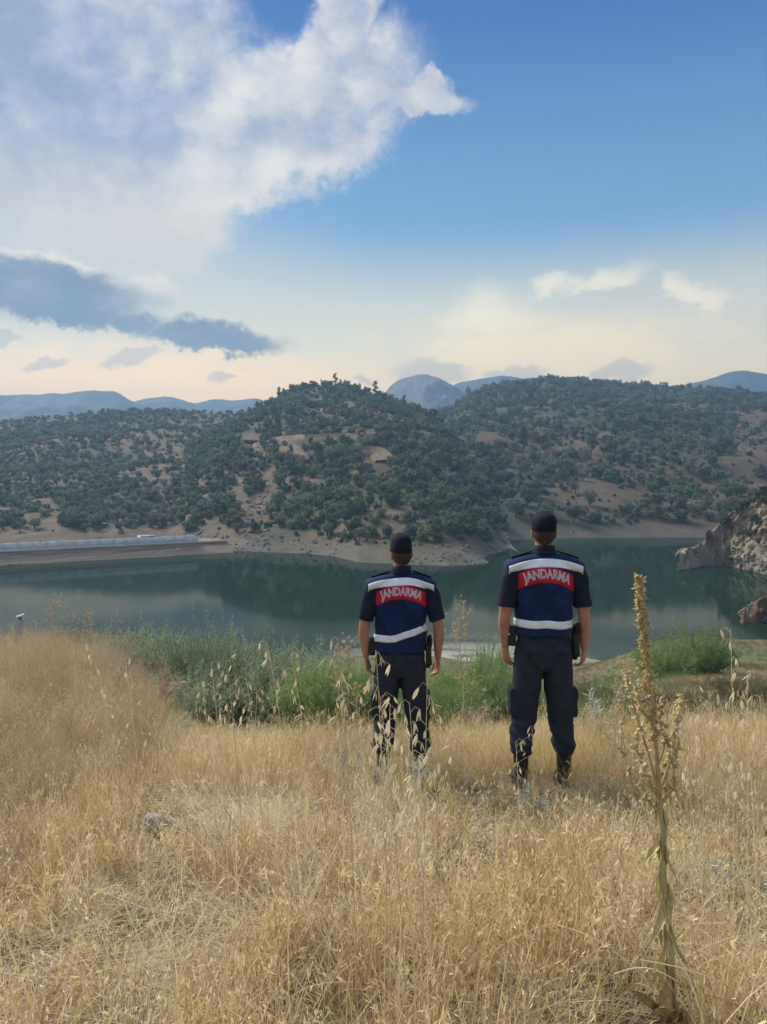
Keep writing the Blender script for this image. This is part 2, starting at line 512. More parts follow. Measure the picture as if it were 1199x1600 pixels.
class Layer:
    def __init__(s, name, pxs, foot, ridge, nt=70, prof=1.0, amp=5.0, nsc=.02, back=120, color=None, mat=None, label=None, ncol=260, rough=0.0, seed=0):
        px = np.linspace(pxs[0], pxs[1], ncol)
        f = np.array(foot, float)
        if f.shape[1] == 2:
            fx, fy, fz = on_plane(px, np.interp(px, f[:, 0], f[:, 1]), WATER - .3)
        else:
            fx, fy, fz = at(px, np.interp(px, f[:, 0], f[:, 1]), np.interp(px, f[:, 0], f[:, 2]))
        r = np.array(ridge, float)
        # smooth the ridge a little
        def smint(k):
            q = [np.interp(px + d, r[:, 0], r[:, k]) for d in (-14, -7, 0, 7, 14)]
            return sum(q) / 5
        rx, ry, rz = at(px, smint(1), smint(2))
        t = np.concatenate([[-.10], np.linspace(0, 1, nt), 1 + np.linspace(.04, .6, 14)])
        T = t[:, None]
        tp = np.clip(T, 0, 1)
        xx = fx + (rx - fx) * T; yy = fy + (ry - fy) * T
        prf = np.where(T <= 1, np.sign(T) * np.abs(T) ** prof, 1)
        zz = fz + (rz - fz) * prf - np.maximum(T - 1, 0) ** 1.2 * back
        zz = np.where(T < 0, fz - 2.5, zz)
        P = np.stack([xx, yy, 0 * xx], -1)
        w = (np.clip(T * 6, 0, 1) * (1 - sm(T, .72, 1.0) * .85)) * (T < 1.05)
        gul = np.abs(fbm(P * nsc + 5 + seed, 5) - .5) * 2
        zz = zz + (gul - .25) * amp * w + (fbm(P * nsc * 7 + 40, 4) - .5) * amp * .25 * np.clip(T * 5, 0, 1)
        if rough:
            PP = np.stack([xx, yy, zz], -1)
            q = ((np.abs(fbm(PP * .25, 5, .6) - .5) * 2 - .3) + (fbm(PP * 1.3 + 5, 4, .6) - .5) * .9) * rough * np.clip(T * 3 + .6, 0, 1) * (T >= -.01)
            zz = zz + q * np.clip(T * 6 + .2, 0, 1); yy = yy - q * 1.1; xx = xx + (fbm(PP * .4 + 11, 4) - .5) * rough * 1.4
        s.px, s.t, s.x, s.y, s.z = px, t, xx, yy, zz
        s.name = name
        s.qx, s.qy = project(xx, yy, zz)
        n, m = xx.shape
        V = np.stack([xx, yy, zz], -1)
        s.V = V
        i, j = np.meshgrid(np.arange(n - 1), np.arange(m - 1), indexing='ij')
        Fc = np.stack([i * m + j, i * m + j + 1, (i + 1) * m + j + 1, (i + 1) * m + j], -1).reshape(-1, 4)
        c = color(s) if color else np.ones(V.shape) * C_GRASS
        s.c = c
        s.o = tag(link(name, mesh(name, V.reshape(-1, 3), Fc, mat or M_HILL, True, {'col': c.reshape(-1, 3)})), kind='structure')
        a = V[1:, :-1] - V[:-1, :-1]; b = V[:-1, 1:] - V[:-1, :-1]
        s.area = np.linalg.norm(np.cross(a, b), axis=-1)
        s.area[s.t[:-1] < 0] = 0
        s.area[s.t[:-1] > 1.15] = 0
    def sample(s, n, rg):
        w = (s.area / s.area.sum()).ravel()
        k = rg.choice(len(w), n, p=w)
        i, j = np.unravel_index(k, s.area.shape)
        u, v = rg.random(n)[:, None], rg.random(n)[:, None]
        V = s.V
        return (V[i, j] * (1 - u) * (1 - v) + V[i + 1, j] * u * (1 - v) + V[i, j + 1] * (1 - u) * v + V[i + 1, j + 1] * u * v)
    def drop(s, px, py):
        """surface point seen at a photograph pixel"""
        j = int(np.clip(np.searchsorted(s.px, px), 0, len(s.px) - 1))
        k = (s.t >= 0) & (s.t <= 1)
        q, V = s.qy[k, j], s.V[k, j]
        o = np.argsort(q)
        return np.array([np.interp(py, q[o], V[o, c]) for c in range(3)])

def nz(s, sc_, o=4, k=0):
    return fbm(np.stack([s.x, s.y, s.z], -1) * sc_ + k, o)
def band(s, c, h, n):
    """bare drawdown rock just above the water"""
    f = sm(s.z - WATER, h + 1.5, h - .5) [..., None]
    rock = C_ROCK * (.72 + .55 * n[..., None])
    return c * (1 - f) + rock * f
def spot(s, x, y, rx, ry, k=.5):
    d = np.hypot((s.qx - x) / rx, (s.qy - y) / ry) + (nz(s, .12, 3, 31) - .5) * 1.2
    return sm(d, 1.1, .6)[..., None]

def col_central(s):
    n = nz(s, .05); n2 = nz(s, .3, 3, 50)
    c = lerp(C_SCRUB, C_GRASS, sm(n, .38, .6)[..., None])
    for q in ((392, 690, 16, 14), (400, 800, 26, 38), (375, 760, 20, 30), (350, 845, 40, 10), (585, 712, 34, 14), (470, 752, 34, 9), (628, 798, 20, 8), (560, 840, 28, 12), (500, 628, 12, 8), (610, 745, 14, 14), (470, 690, 70, 7), (560, 688, 80, 6), (740, 805, 22, 8)):
        f = spot(s, *q)
        c = lerp(c, C_SCAR * (.75 + .5 * n2[..., None]), f * .9)
    return band(s, c, 1.2, n2)
def col_left(s):
    n = nz(s, .03); n2 = nz(s, .25, 3, 50)
    c = lerp(C_SCRUB, C_GRASS * 1.05, sm(n, .30, .52)[..., None])
    for q in ((240, 740, 60, 22), (300, 720, 40, 20), (30, 748, 30, 12), (100, 752, 30, 8), (350, 700, 40, 30), (395, 690, 20, 30)):
        c = lerp(c, C_SCAR * (.7 + .3 * n2[..., None]), spot(s, *q) * .7)
    return c
def col_right(s):
    n = nz(s, .022); n2 = nz(s, .2, 3, 50)
    c = lerp(C_SCRUB, C_SOIL, sm(n, .36, .56)[..., None])
    for q in ((1170, 690, 50, 60), (860, 700, 120, 40), (920, 770, 80, 40), (760, 690, 30, 22), (1180, 760, 30, 20), (1070, 660, 30, 30)):
        c = lerp(c, lerp(C_SOIL, C_GRASS, .4) * (.75 + .5 * n2[..., None]), spot(s, *q) * .8)
    return band(s, c, 1.3, n2 * .7)
def col_bluff(s):
    n2 = nz(s, .25, 4, 50)
    c = np.ones(s.V.shape) * lerp(C_SOIL, C_GRASS, n2[..., None]) * 1.05
    return lerp(c, C_SCAR * .95 * np.ones(3), (sm(s.t, .86, .97)[:, None] * np.ones(len(s.px)))[..., None] * .7)
def col_cliff(s):
    n = nz(s, .22, 5); n2 = nz(s, .9, 4, 7)
    c = lerp(np.array((.15, .105, .07)), np.array((.33, .265, .185)), sm(n * .6 + n2 * .4, .36, .64)[..., None])
    f = sm(s.z - WATER, 4.2, 2.8)[..., None]
    return c * (1 - f) + np.array((.33, .29, .225)) * (.6 + .6 * n2[..., None]) * f
def col_spur(s):
    n = nz(s, .8, 4, 3)
    return lerp(np.array((.11, .065, .045)), np.array((.25, .165, .115)), n[..., None])

L_LEFT = Layer('hill_left', (-330, 470), [(-400, 850, 170), (200, 846, 185), (330, 800, 205), (480, 760, 240)],
               [(-400, 640, 430), (-250, 652, 430), (0, 662, 430), (80, 652, 440), (170, 645, 450), (260, 643, 460), (330, 648, 470), (480, 640, 490)],
               prof=.95, amp=9, nsc=.012, color=col_left)
L_CENTRAL = Layer('hill_central', (290, 812), [(280, 853), (330, 858), (370, 864), (420, 866), (480, 868), (520, 872), (560, 882), (640, 886), (700, 888), (760, 886), (815, 872)],
               [(280, 715, 300), (330, 680, 325), (370, 655, 345), (405, 636, 360), (435, 622, 372), (470, 607, 382), (505, 601, 386), (545, 603, 386), (585, 616, 372), (630, 633, 350), (680, 650, 330), (710, 684, 300), (740, 734, 260), (770, 792, 212), (795, 842, 168), (815, 868, 146)],
               prof=.92, amp=8, nsc=.017, color=col_central, ncol=300, nt=110, seed=3)
L_RIGHT = Layer('hill_right', (600, 1560), [(560, 852), (800, 846), (900, 843), (1060, 842), (1560, 846)],
               [(560, 690, 500), (640, 668, 520), (690, 645, 540), (730, 622, 550), (760, 608, 560), (800, 601, 580), (850, 593, 600), (900, 594, 600), (950, 597, 600), (1000, 603, 590), (1060, 607, 580), (1120, 608, 570), (1199, 617, 560), (1560, 600, 560)],
               prof=.85, amp=13, nsc=.010, color=col_right, ncol=330, nt=110, seed=8)
L_BLUFF = Layer('bluff', (-330, 335), [(-400, 872, 150), (0, 858, 165), (200, 850, 172), (340, 846, 176)],
               [(-400, 800, 215), (-100, 790, 212), (0, 787, 214), (50, 778, 218), (100, 776, 222), (125, 788, 222), (150, 806, 214), (190, 800, 220), (250, 818, 205), (300, 834, 190), (340, 843, 178)],
               prof=.8, amp=4, nsc=.03, color=col_bluff, nt=50)
L_CLIFF = Layer('rocky_bank', (1062, 1500), [(1050, 866), (1072, 869), (1100, 879), (1150, 890), (1199, 901), (1500, 935)],
               [(1050, 866, 126), (1072, 863, 127), (1092, 850, 130), (1104, 838, 132), (1125, 815, 130), (1150, 797, 128), (1175, 780, 126), (1199, 762, 124), (1500, 640, 118)],
               prof=.8, amp=2.0, nsc=.06, color=col_cliff, mat=M_ROCK, nt=100, back=20, rough=1.7, ncol=300)
L_SPUR = Layer('gravel_spur', (1158, 1500), [(1150, 954), (1163, 956), (1185, 968), (1199, 978), (1500, 1040)],
               [(1150, 954.5, 80), (1163, 953, 80), (1180, 940, 80), (1199, 924, 79), (1300, 885, 72), (1500, 850, 66)],
               prof=.9, amp=.8, nsc=.12, color=col_spur, mat=M_ROCK, nt=50, back=6, rough=.8, ncol=200)

def mountain(name, pts, Y, depth, amp, c1, c2, nsc, seed):
    p = np.array(pts, float)
    px = np.linspace(p[0, 0], p[-1, 0], 260)
    py = sum(np.interp(px + d, p[:, 0], p[:, 1]) for d in (-6, 0, 6)) / 3
    py = py + (fbm(np.stack([px * .05, 0 * px + seed, 0 * px], -1), 4) - .5) * 5
    rx, ry, rz = at(px, py, Y)
    t = np.concatenate([np.linspace(0, 1, 60), 1 + np.linspace(.05, .8, 10)])[:, None]
    x = rx * (1 + 0 * t); x = rx * (1 - depth / Y * (1 - t)); y = Y - depth * (1 - t)
    y = y + 0 * x
    z = -20 + (rz + 20) * np.where(t <= 1, t ** .8, 1 - (t - 1) * .9)
    P = np.stack([x, y, 0 * x], -1)
    z = z + (np.abs(fbm(P * nsc + seed, 6) - .5) * 2 - .25) * amp * np.clip(t * 3, 0, 1) * (1 - sm(t, .8, 1.0) * .9)
    V = np.stack([x, y, z], -1)
    n, m = x.shape
    i, j = np.meshgrid(np.arange(n - 1), np.arange(m - 1), indexing='ij')
    Fc = np.stack([i * m + j, i * m + j + 1, (i + 1) * m + j + 1, (i + 1) * m + j], -1).reshape(-1, 4)
    q = fbm(V * nsc * 3, 5)[..., None]
    c = lerp(np.array(c1), np.array(c2), sm(q, .42, .62))
    tag(link(name, mesh(name, V.reshape(-1, 3), Fc, M_HILL, True, {'col': c.reshape(-1, 3)})), kind='structure')
FOR, SCR = (.035, .05, .038), (.085, .085, .065)
mountain('mountain_left', [(-420, 600), (-100, 612), (0, 617), (100, 614), (150, 609), (182, 611), (205, 626), (300, 650), (420, 690)], 1500, 420, 60, FOR, SCR, .006, 2)
mountain('mountain_left_far', [(120, 650), (200, 632), (225, 622), (262, 617), (290, 625), (306, 630), (338, 621), (372, 625), (402, 622), (460, 640), (560, 690)], 1750, 400, 58, FOR, SCR, .006, 5)
mountain('mountain_centre', [(560, 660), (596, 620), (612, 598), (632, 588), (658, 585), (684, 590), (705, 600), (730, 618), (790, 650)], 1350, 300, 55, (.06, .065, .055), (.19, .18, .165), .008, 9)
mountain('mountain_centre_far', [(640, 650), (690, 612), (716, 598), (745, 591), (790, 587), (812, 590), (835, 600), (880, 612), (980, 640)], 1700, 340, 50, FOR, SCR, .006, 12)
mountain('mountain_right', [(980, 660), (1040, 615), (1075, 600), (1110, 590), (1150, 580), (1175, 579), (1199, 583), (1300, 600), (1600, 620)], 1600, 380, 70, FOR, SCR, .006, 14)

# dirt tracks cut across the central hill
def track(name, pts, width, layer, lift=.35):
    P = []
    for a, b in zip(pts[:-1], pts[1:]):
        n = max(2, int(abs(b[0] - a[0]) / 3))
        for k in range(n):
            u = k / n
            P.append(layer.drop(lerp(a[0], b[0], u), lerp(a[1], b[1], u)))
    P = np.array(P)
    for _ in range(3):
        P[1:-1] = (P[:-2] + 2 * P[1:-1] + P[2:]) / 4
    d = np.gradient(P, axis=0); d[:, 2] = 0
    d /= np.linalg.norm(d, axis=1)[:, None] + 1e-6
    nrm = np.stack([-d[:, 1], d[:, 0], 0 * d[:, 0]], -1)
    sgn = np.where(nrm[:, 1:2] < 0, -1, 1)
    nrm = nrm * sgn
    w = width * (.8 + .5 * fbm(P * .08, 2))[:, None]
    up = np.array([0, 0, 1.0])
    a = P - nrm * w * .5 + up * (lift + .2); b = P + nrm * w * .5 + up * (lift + .5)
    a0 = P - nrm * w * 1.0 - up * 2.5; b0 = P + nrm * w * .8 + up * 2.2
    V = np.stack([a0, a, b, b0], 1)
    n = len(P)
    V = V.reshape(-1, 3)
    Fc = np.array([[i * 4 + k, i * 4 + k + 1, i * 4 + k + 5, i * 4 + k + 4] for i in range(n - 1) for k in range(3)])
    c = np.ones((len(V), 3)) * C_SCAR * (.85 + .4 * fbm(V * .3, 3))[:, None]
    tag(link(name, mesh(name, V, Fc, M_HILL, True, {'col': c})), kind='structure')
track('dirt_track', [(384, 700), (420, 692), (450, 689), (470, 690), (520, 687), (560, 687), (600, 689), (640, 690)], 4.0, L_CENTRAL)
track('dirt_track', [(474, 682), (490, 676), (520, 675), (560, 679), (610, 682)], 3.2, L_CENTRAL)
track('dirt_track', [(440, 700), (450, 706), (462, 714), (490, 716)], 3.0, L_CENTRAL)
track('dirt_track', [(540, 718), (556, 714), (575, 706), (590, 716), (600, 726)], 3.4, L_CENTRAL)

# ------------------------------------------------------------------ the dam
def box(x0, x1, y0, y1, z0, z1):
    V = np.array([(x, y, z) for z in (z0, z1) for y in (y0, y1) for x in (x0, x1)], float)
    Fc = np.array([(0, 2, 3, 1), (4, 5, 7, 6), (0, 1, 5, 4), (2, 6, 7, 3), (0, 4, 6, 2), (1, 3, 7, 5)])
    return V, Fc
def build_dam():
    zc = WATER + 2.2                       # top of the crest road
    A = np.array(on_plane(309, 846, zc)); B = np.array(on_plane(-40, 862.5, zc))
    d = B - A; Ln = np.linalg.norm(d); d /= Ln
    Ltot = Ln * 2.0
    rz = math.atan2(d[1], d[0])
    root = link('dam', None, loc=A, rot=(0, 0, rz))
    root.empty_display_size = 1
    tag(root, 'long low earth dam with pale parapet wall across the left end of the lake', 'dam')
    # local frame: x along the crest away from the hill; lake side is +y (checked below)
    nrm = np.array([-d[1], d[0], 0])
    lake = 1.0 if (nrm @ np.array([0, -1, 0])) > 0 else -1.0
    n = 140
    xs = np.linspace(-6, Ltot, n)
    prof = [(-9, -6), (-6.2, -.5), (-6.0, 0), (-.2, 0), (.55, -.15), (.6, -.4), (1.6, -.95), (2.1, -1.02), (4.3, -2.35), (7.5, -4.2)]
    V = []
    for x in xs:
        for y, z in prof:
            rough = (vnoise(np.array([x * .35, y * .8, 3])) - .5) * (.5 if y > .6 else 0)
            V.append((x, y * lake, z + rough * .5))
    k = len(prof)
    Fc = np.array([[i * k + j, i * k + j + 1, (i + 1) * k + j + 1, (i + 1) * k + j] for i in range(n - 1) for j in range(k - 1)])
    mt, nt, b = new_mat('dam_stone')
    sv = nt.nodes.new('ShaderNodeSeparateXYZ'); P = obj_coords(nt); nt.links.new(P.s, sv.inputs[0])
    zz = X(sv.outputs[2]) + (X.noise(P, .18, 4, .6) - .5) * 1.1
    st = X.noise(X.vec(X(sv.outputs[0]) * .06, zz * 2.2, 0.0), 1.6, 5, .6)
    c = X.mix(st.step(.38, .62), (.15, .095, .072), (.30, .235, .165))
    c = X.mix(zz.step(-1.1, -1.7) * .5, c, (.24, .21, .16))
    c = X.mix(X.noise(P, 1.8, 5, .7).step(.4, .7) * .5, c, (.15, .11, .09))
    X.put(b.inputs['Base Color'], c)
    add_bump(nt, b, X.noise(P, 2.2, 5, .7), .8, .25)
    link('embankment', mesh('embankment', V, Fc, mt, True), root)
    mc = mat_plain('pale_concrete', (.62, .64, .62), .85, .10, 1.2, .3)
    nP = 34
    for i in range(nP):
        a, bb = Ltot * i / nP, Ltot * (i + 1) / nP
        V, Fq = box(a + .012, bb - .012, -.18, .18, .0, 1.22 + .012 * (i % 3))
        V[:, 1] *= 1
        link('parapet_panel', mesh('parapet_panel', V, Fq, mc), root)
    V, Fq = box(-.3, Ltot, -.32, .45, -.16, .03)
    V[:, 1] *= lake
    link('coping', mesh('coping', V, Fq, mat_plain('coping_concrete', (.66, .67, .65), .85, .12, 1.5, .3)), root)
    mp = mat_plain('railing_steel', (.30, .32, .31), .6, .2, 8)
    pm = mesh('railing_post', *box(-.05, .05, -.05, .05, 1.15, 1.75), mp)
    for i in range(60):
        x = 1.0 + i * (3.1 if i > 8 else 1.7)
        if x > Ltot - 1: break
        link('railing_post', pm, root, (x, -.05 * lake, 0.0))
    V, Fq = box(.6, 16, -.09, -.05, 1.66, 1.71)
    link('railing_bar', mesh('railing_bar', V, Fq, mp), root)
    V, Fq = box(.6, 16, -.09, -.05, 1.42, 1.46)
    link('railing_bar', mesh('railing_bar', V, Fq, mp), root)
    sv_ = min(np.arange(2, 60, .2), key=lambda q: abs(project(*(A + d * q - nrm * 2.6 * lake))[0] - 234))
    # a white van on the crest road, only its roof shows above the wall
    car = link('parked_van', None, loc=Vector(A) + Vector(d) * sv_ + Vector(nrm) * (-2.6 * lake), rot=(0, 0, rz))
    tag(car, 'small white vehicle on the dam crest, only its roof above the parapet', 'vehicle')
    mw = mat_plain('white_car_paint', (.78, .79, .80), .35, .04, 3, 0, .5)
    mg = mat_plain('dark_car_glass', (.02, .025, .03), .1, .1, 3, 0, .5)
    mtx = mat_plain('black_rubber', (.02, .02, .02), .8, .2, 10)
    ol = [(x, z * .86) for x, z in [(-2.1, .35), (-2.1, .95), (-1.2, 1.05), (-.75, 1.66), (-.5, 1.72), (1.95, 1.72), (2.1, 1.5), (2.12, .35)]]
    V = [(x, y, z) for y in (-.82, .82) for x, z in ol]
    k = len(ol)
    Fc = [list(range(k))[::-1], list(range(k, 2 * k))] + [[i, (i + 1) % k, (i + 1) % k + k, i + k] for i in range(k)]
    link('body', mesh('body', V, Fc, mw), car)
    for s in (-1, 1):
        V, Fq = box(-.9, 1.8, .825 * s - .01, .825 * s + .01, 0.93, 1.32); link('side_window', mesh('side_window', V, Fq, mg), car)
        for x in (-1.35, 1.35):
            bm = bmesh.new(); bmesh.ops.create_cone(bm, cap_ends=True, segments=20, radius1=.33, radius2=.33, depth=.22)
            bmesh.ops.rotate(bm, verts=bm.verts, matrix=Matrix.Rotation(R(90), 3, 'X'))
            me = bpy.data.meshes.new('wheel'); bm.to_mesh(me); bm.free(); me.materials.append(mtx)
            link('wheel', me, car, (x, .78 * s, .33))
build_dam()

# ------------------------------------------------------------------ air
def build_haze():
    V, Fq = box(-2400, 2400, -2300, 2200, -22, 242)
    m = bpy.data.materials.new('haze_air'); m.use_nodes = True
    nt = m.node_tree; nt.nodes.clear()
    o = nt.nodes.new('ShaderNodeOutputMaterial'); v = nt.nodes.new('ShaderNodeVolumePrincipled')
    v.inputs['Color'].default_value = (.34, .56, .84, 1)
    v.inputs['Density'].default_value = HAZE
    v.inputs['Anisotropy'].default_value = .25
    nt.links.new(v.outputs[0], o.inputs['Volume'])
    tag(link('haze', mesh('haze', V, Fq, m)), kind='stuff')
HAZE = .00060
build_haze()
# ------------------------------------------------------------------ trees and scrub on the far slopes
def leaf_cloud(rg, blobs, n, size, outward=.55, aspect=.6, flat=0.0):
    """n small rhombic leaf clumps spread over and inside a set of blobs (c, r)"""
    B = np.array([b[0] for b in blobs]); r = np.array([b[1] for b in blobs])
    w = (r.prod(axis=1)) ** (2 / 3); w /= w.sum()
    k = rg.choice(len(B), n, p=w)
    d = rg.normal(size=(n, 3)); d /= np.linalg.norm(d, axis=1)[:, None]
    rad = rg.random(n)[:, None] ** .35
    c = B[k] + d * r[k] * rad * (.85 + .3 * rg.random(n)[:, None])
    nn = d * outward + rg.normal(size=(n, 3)) * (1 - outward)
    nn[:, 2] += flat
    nn /= np.linalg.norm(nn, axis=1)[:, None]
    a = np.cross(nn, rg.normal(size=(n, 3))); a /= np.linalg.norm(a, axis=1)[:, None]
    b = np.cross(nn, a)
    s = size * (.6 + .8 * rg.random(n))[:, None]
    V = np.stack([c - a * s, c - b * s * aspect + nn * s * .15, c + a * s, c + b * s * aspect + nn * s * .15], 1).reshape(-1, 3)
    Fc = np.arange(4 * n).reshape(-1, 4)
    return V, Fc
def limb(p0, p1, r0, r1, n=6):
    p0, p1 = np.array(p0, float), np.array(p1, float)
    d = p1 - p0; d /= np.linalg.norm(d)
    a = np.cross(d, [.3, .9, .2]); a /= np.linalg.norm(a); b = np.cross(d, a)
    th = np.linspace(0, 2 * math.pi, n, endpoint=False)[:, None]
    ring = np.cos(th) * a + np.sin(th) * b
    V = np.vstack([p0 + ring * r0, p1 + ring * r1])
    Fc = np.array([[i, (i + 1) % n, (i + 1) % n + n, i + n] for i in range(n)])
    return V, Fc
def tube(P, rad, n=6):
    P = np.asarray(P, float); rad = np.asarray(rad, float) * np.ones(len(P))
    T = np.gradient(P, axis=0); T /= np.linalg.norm(T, axis=1)[:, None] + 1e-9
    ref = np.array([.31, .22, .92]) if abs(T[:, 2]).mean() < .8 else np.array([.95, .2, .1])
    A = np.cross(T, ref); A /= np.linalg.norm(A, axis=1)[:, None] + 1e-9
    B = np.cross(T, A)
    th = np.linspace(0, 2 * math.pi, n, endpoint=False)
    V = (P[:, None] + rad[:, None, None] * (np.cos(th)[None, :, None] * A[:, None] + np.sin(th)[None, :, None] * B[:, None])).reshape(-1, 3)
    m = len(P)
    Fc = np.array([[i * n + k, i * n + (k + 1) % n, (i + 1) * n + (k + 1) % n, (i + 1) * n + k] for i in range(m - 1) for k in range(n)])
    return V, Fc

M_BARK = mat_plain('tree_bark', (.11, .09, .07), .9, .3, 3, .5)
M_OLIVE = mat_leaf('olive_leaves', (.090, .120, .082), (.205, .240, .170), .35, .75, .75)
M_MAQUIS = mat_leaf('evergreen_leaves', (.066, .100, .056), (.155, .205, .105), .35, .7, .75)
M_DARK = mat_leaf('dark_scrub_leaves', (.065, .092, .064), (.150, .178, .118), .35, .75, .75)

def make_tree(kind, k):
    rg = np.random.default_rng(100 + k)
    if kind == 'olive':     # about 4 m tall, round crown on a short trunk
        blobs = [((0, 0, 2.1), (1.4, 1.4, 1.25))]
        for i in range(11):
            a = rg.random() * 6.28; q = .6 + rg.random() * .9
            blobs.append(((math.cos(a) * q, math.sin(a) * q, 1.1 + rg.random() * 2.2), tuple(.45 + .4 * rg.random(3))))
        crown = leaf_cloud(rg, blobs, 430, .26, .5, .6, .35)
        tr = [limb((0, 0, -.6), (.1, 0, 1.1), .26, .16), limb((.1, 0, 1.05), (.8, .2, 2.3), .13, .04), limb((.1, 0, 1.05), (-.6, .4, 2.4), .13, .04), limb((.1, 0, 1.0), (-.1, -.7, 2.4), .12, .04)]
        m = M_OLIVE
    elif kind == 'bush':    # broad dense evergreen, 3.4 m
        blobs = [((0, 0, 1.25), (1.65, 1.65, 1.3))]
        for i in range(14):
            a = rg.random() * 6.28; q = .5 + rg.random() * 1.3
            blobs.append(((math.cos(a) * q, math.sin(a) * q, .35 + rg.random() * 2.2), tuple(.4 + .45 * rg.random(3))))
        crown = leaf_cloud(rg, blobs, 520, .25, .55, .65, .3)
        tr = [limb((0, 0, -.6), (0, 0, .9), .2, .12), limb((0, 0, .4), (.9, .3, 1.7), .1, .03), limb((0, 0, .4), (-.8, -.4, 1.8), .1, .03)]
        m = M_MAQUIS
    elif kind == 'scrub':   # low rounded scrub, 1.8 m
        blobs = [((0, 0, .6), (1.0, 1.0, .7))]
        for i in range(7):
            a = rg.random() * 6.28; q = .4 + rg.random() * .8
            blobs.append(((math.cos(a) * q, math.sin(a) * q, .3 + rg.random() * 1.0), tuple(.3 + .3 * rg.random(3))))
        crown = leaf_cloud(rg, blobs, 200, .24, .55, .65, .3)
        tr = [limb((0, 0, -.5), (0, 0, .5), .1, .06), limb((0, 0, .2), (.4, .2, .9), .06, .02)]
        m = M_DARK
    else:                   # pine: taller, irregular
        blobs = []
        for i in range(12):
            h = 1.6 + i * .38; q = (1.35 - abs(i - 4) * .11) * (.5 + .5 * rg.random()); a = rg.random() * 6.28
            blobs.append(((math.cos(a) * q * .7, math.sin(a) * q * .7, h), (.75, .75, .5)))
        crown = leaf_cloud(rg, blobs, 420, .25, .5, .6, .3)
        tr = [limb((0, 0, -.6), (.05, 0, 5.2), .22, .05)] + [limb((0, 0, 1.5 + i * .7), (math.cos(i * 2.1) * .9, math.sin(i * 2.1) * .9, 1.9 + i * .7), .06, .02) for i in range(5)]
        m = M_DARK
    V, Fc = cat_geo(tr)
    return mesh('crown', *crown, m), mesh('trunk', V, Fc, M_BARK, True)
TREES = {k: [make_tree(k, 10 * j + i) for i in range(5 if k != 'pine' else 3)] for j, k in enumerate(('olive', 'bush', 'scrub', 'pine'))}
def joined(cr, tr, name):
    """crown and trunk as one mesh, for instancing far away"""
    bm = bmesh.new(); bm.from_mesh(cr); n = len(bm.faces); bm.from_mesh(tr)
    bm.faces.ensure_lookup_table()
    for f in bm.faces[n:]: f.material_index = 1
    me = bpy.data.meshes.new(name); bm.to_mesh(me); bm.free()
    me.materials.append(cr.materials[0]); me.materials.append(M_BARK)
    return me
SRC, SRC_I = [], {}
for k, vs in TREES.items():
    for i, (c, t) in enumerate(vs):
        SRC_I[(k, i)] = len(SRC)
        SRC.append(source('source_%s_%d' % (k, i), joined(c, t, 'source_%s_%d' % (k, i))))

def thin(P, rad, rg):
    """dart throwing: keep points at least rad apart"""
    keep, grid = [], {}
    for i, p in enumerate(P):
        r = rad[i]; g = 4.0
        c = (int(p[0] // g), int(p[1] // g)); ok = True
        for a in range(c[0] - 2, c[0] + 3):
            for b in range(c[1] - 2, c[1] + 3):
                for j in grid.get((a, b), ()):
                    if (P[j, 0] - p[0]) ** 2 + (P[j, 1] - p[1]) ** 2 < (.5 * (r + rad[j])) ** 2: ok = False; break
                if not ok: break
            if not ok: break
        if ok: keep.append(i); grid.setdefault(c, []).append(i)
    return np.array(keep)

def spot_p(qx, qy, lst, wob):
    f = np.zeros(len(qx))
    for x, y, rx, ry in lst:
        f = np.maximum(f, sm(np.hypot((qx - x) / rx, (qy - y) / ry) + wob * .8, 1.15, .75))
    return f

PLANTS = []      # (pos, kind, variant, scale, yaw, region)
def plant(layer, n, region, kinds, dens, gap, zmin, smin, smax, seed):
    rg = np.random.default_rng(seed)
    P = layer.sample(n, rg)
    qx, qy = project(P[:, 0], P[:, 1], P[:, 2])
    nz1 = fbm(P * .035 + seed, 4); nz2 = fbm(P * .11 + 5, 3)
    d = dens(P, qx, qy, nz1, nz2)
    ok = (rg.random(n) < d) & (P[:, 2] > WATER + zmin + (nz2 - .5) * 2)
    P, nz1 = P[ok], nz1[ok]
    s = smin + (smax - smin) * rg.random(len(P)) ** 1.4
    k = thin(P, s * gap, rg)
    P, s, nz1 = P[k], s[k], nz1[k]
    for p, q, v in zip(P, s, nz1):
        u = rg.random()
        kd = kinds[-1][0]
        for nm, pr in kinds:
            if u < pr: kd = nm; break
            u -= pr
        if kd == 'scrub': q = q * .85
        PLANTS.append((p, kd, int(rg.integers(len(TREES[kd]))), q, rg.random() * 6.28, region))

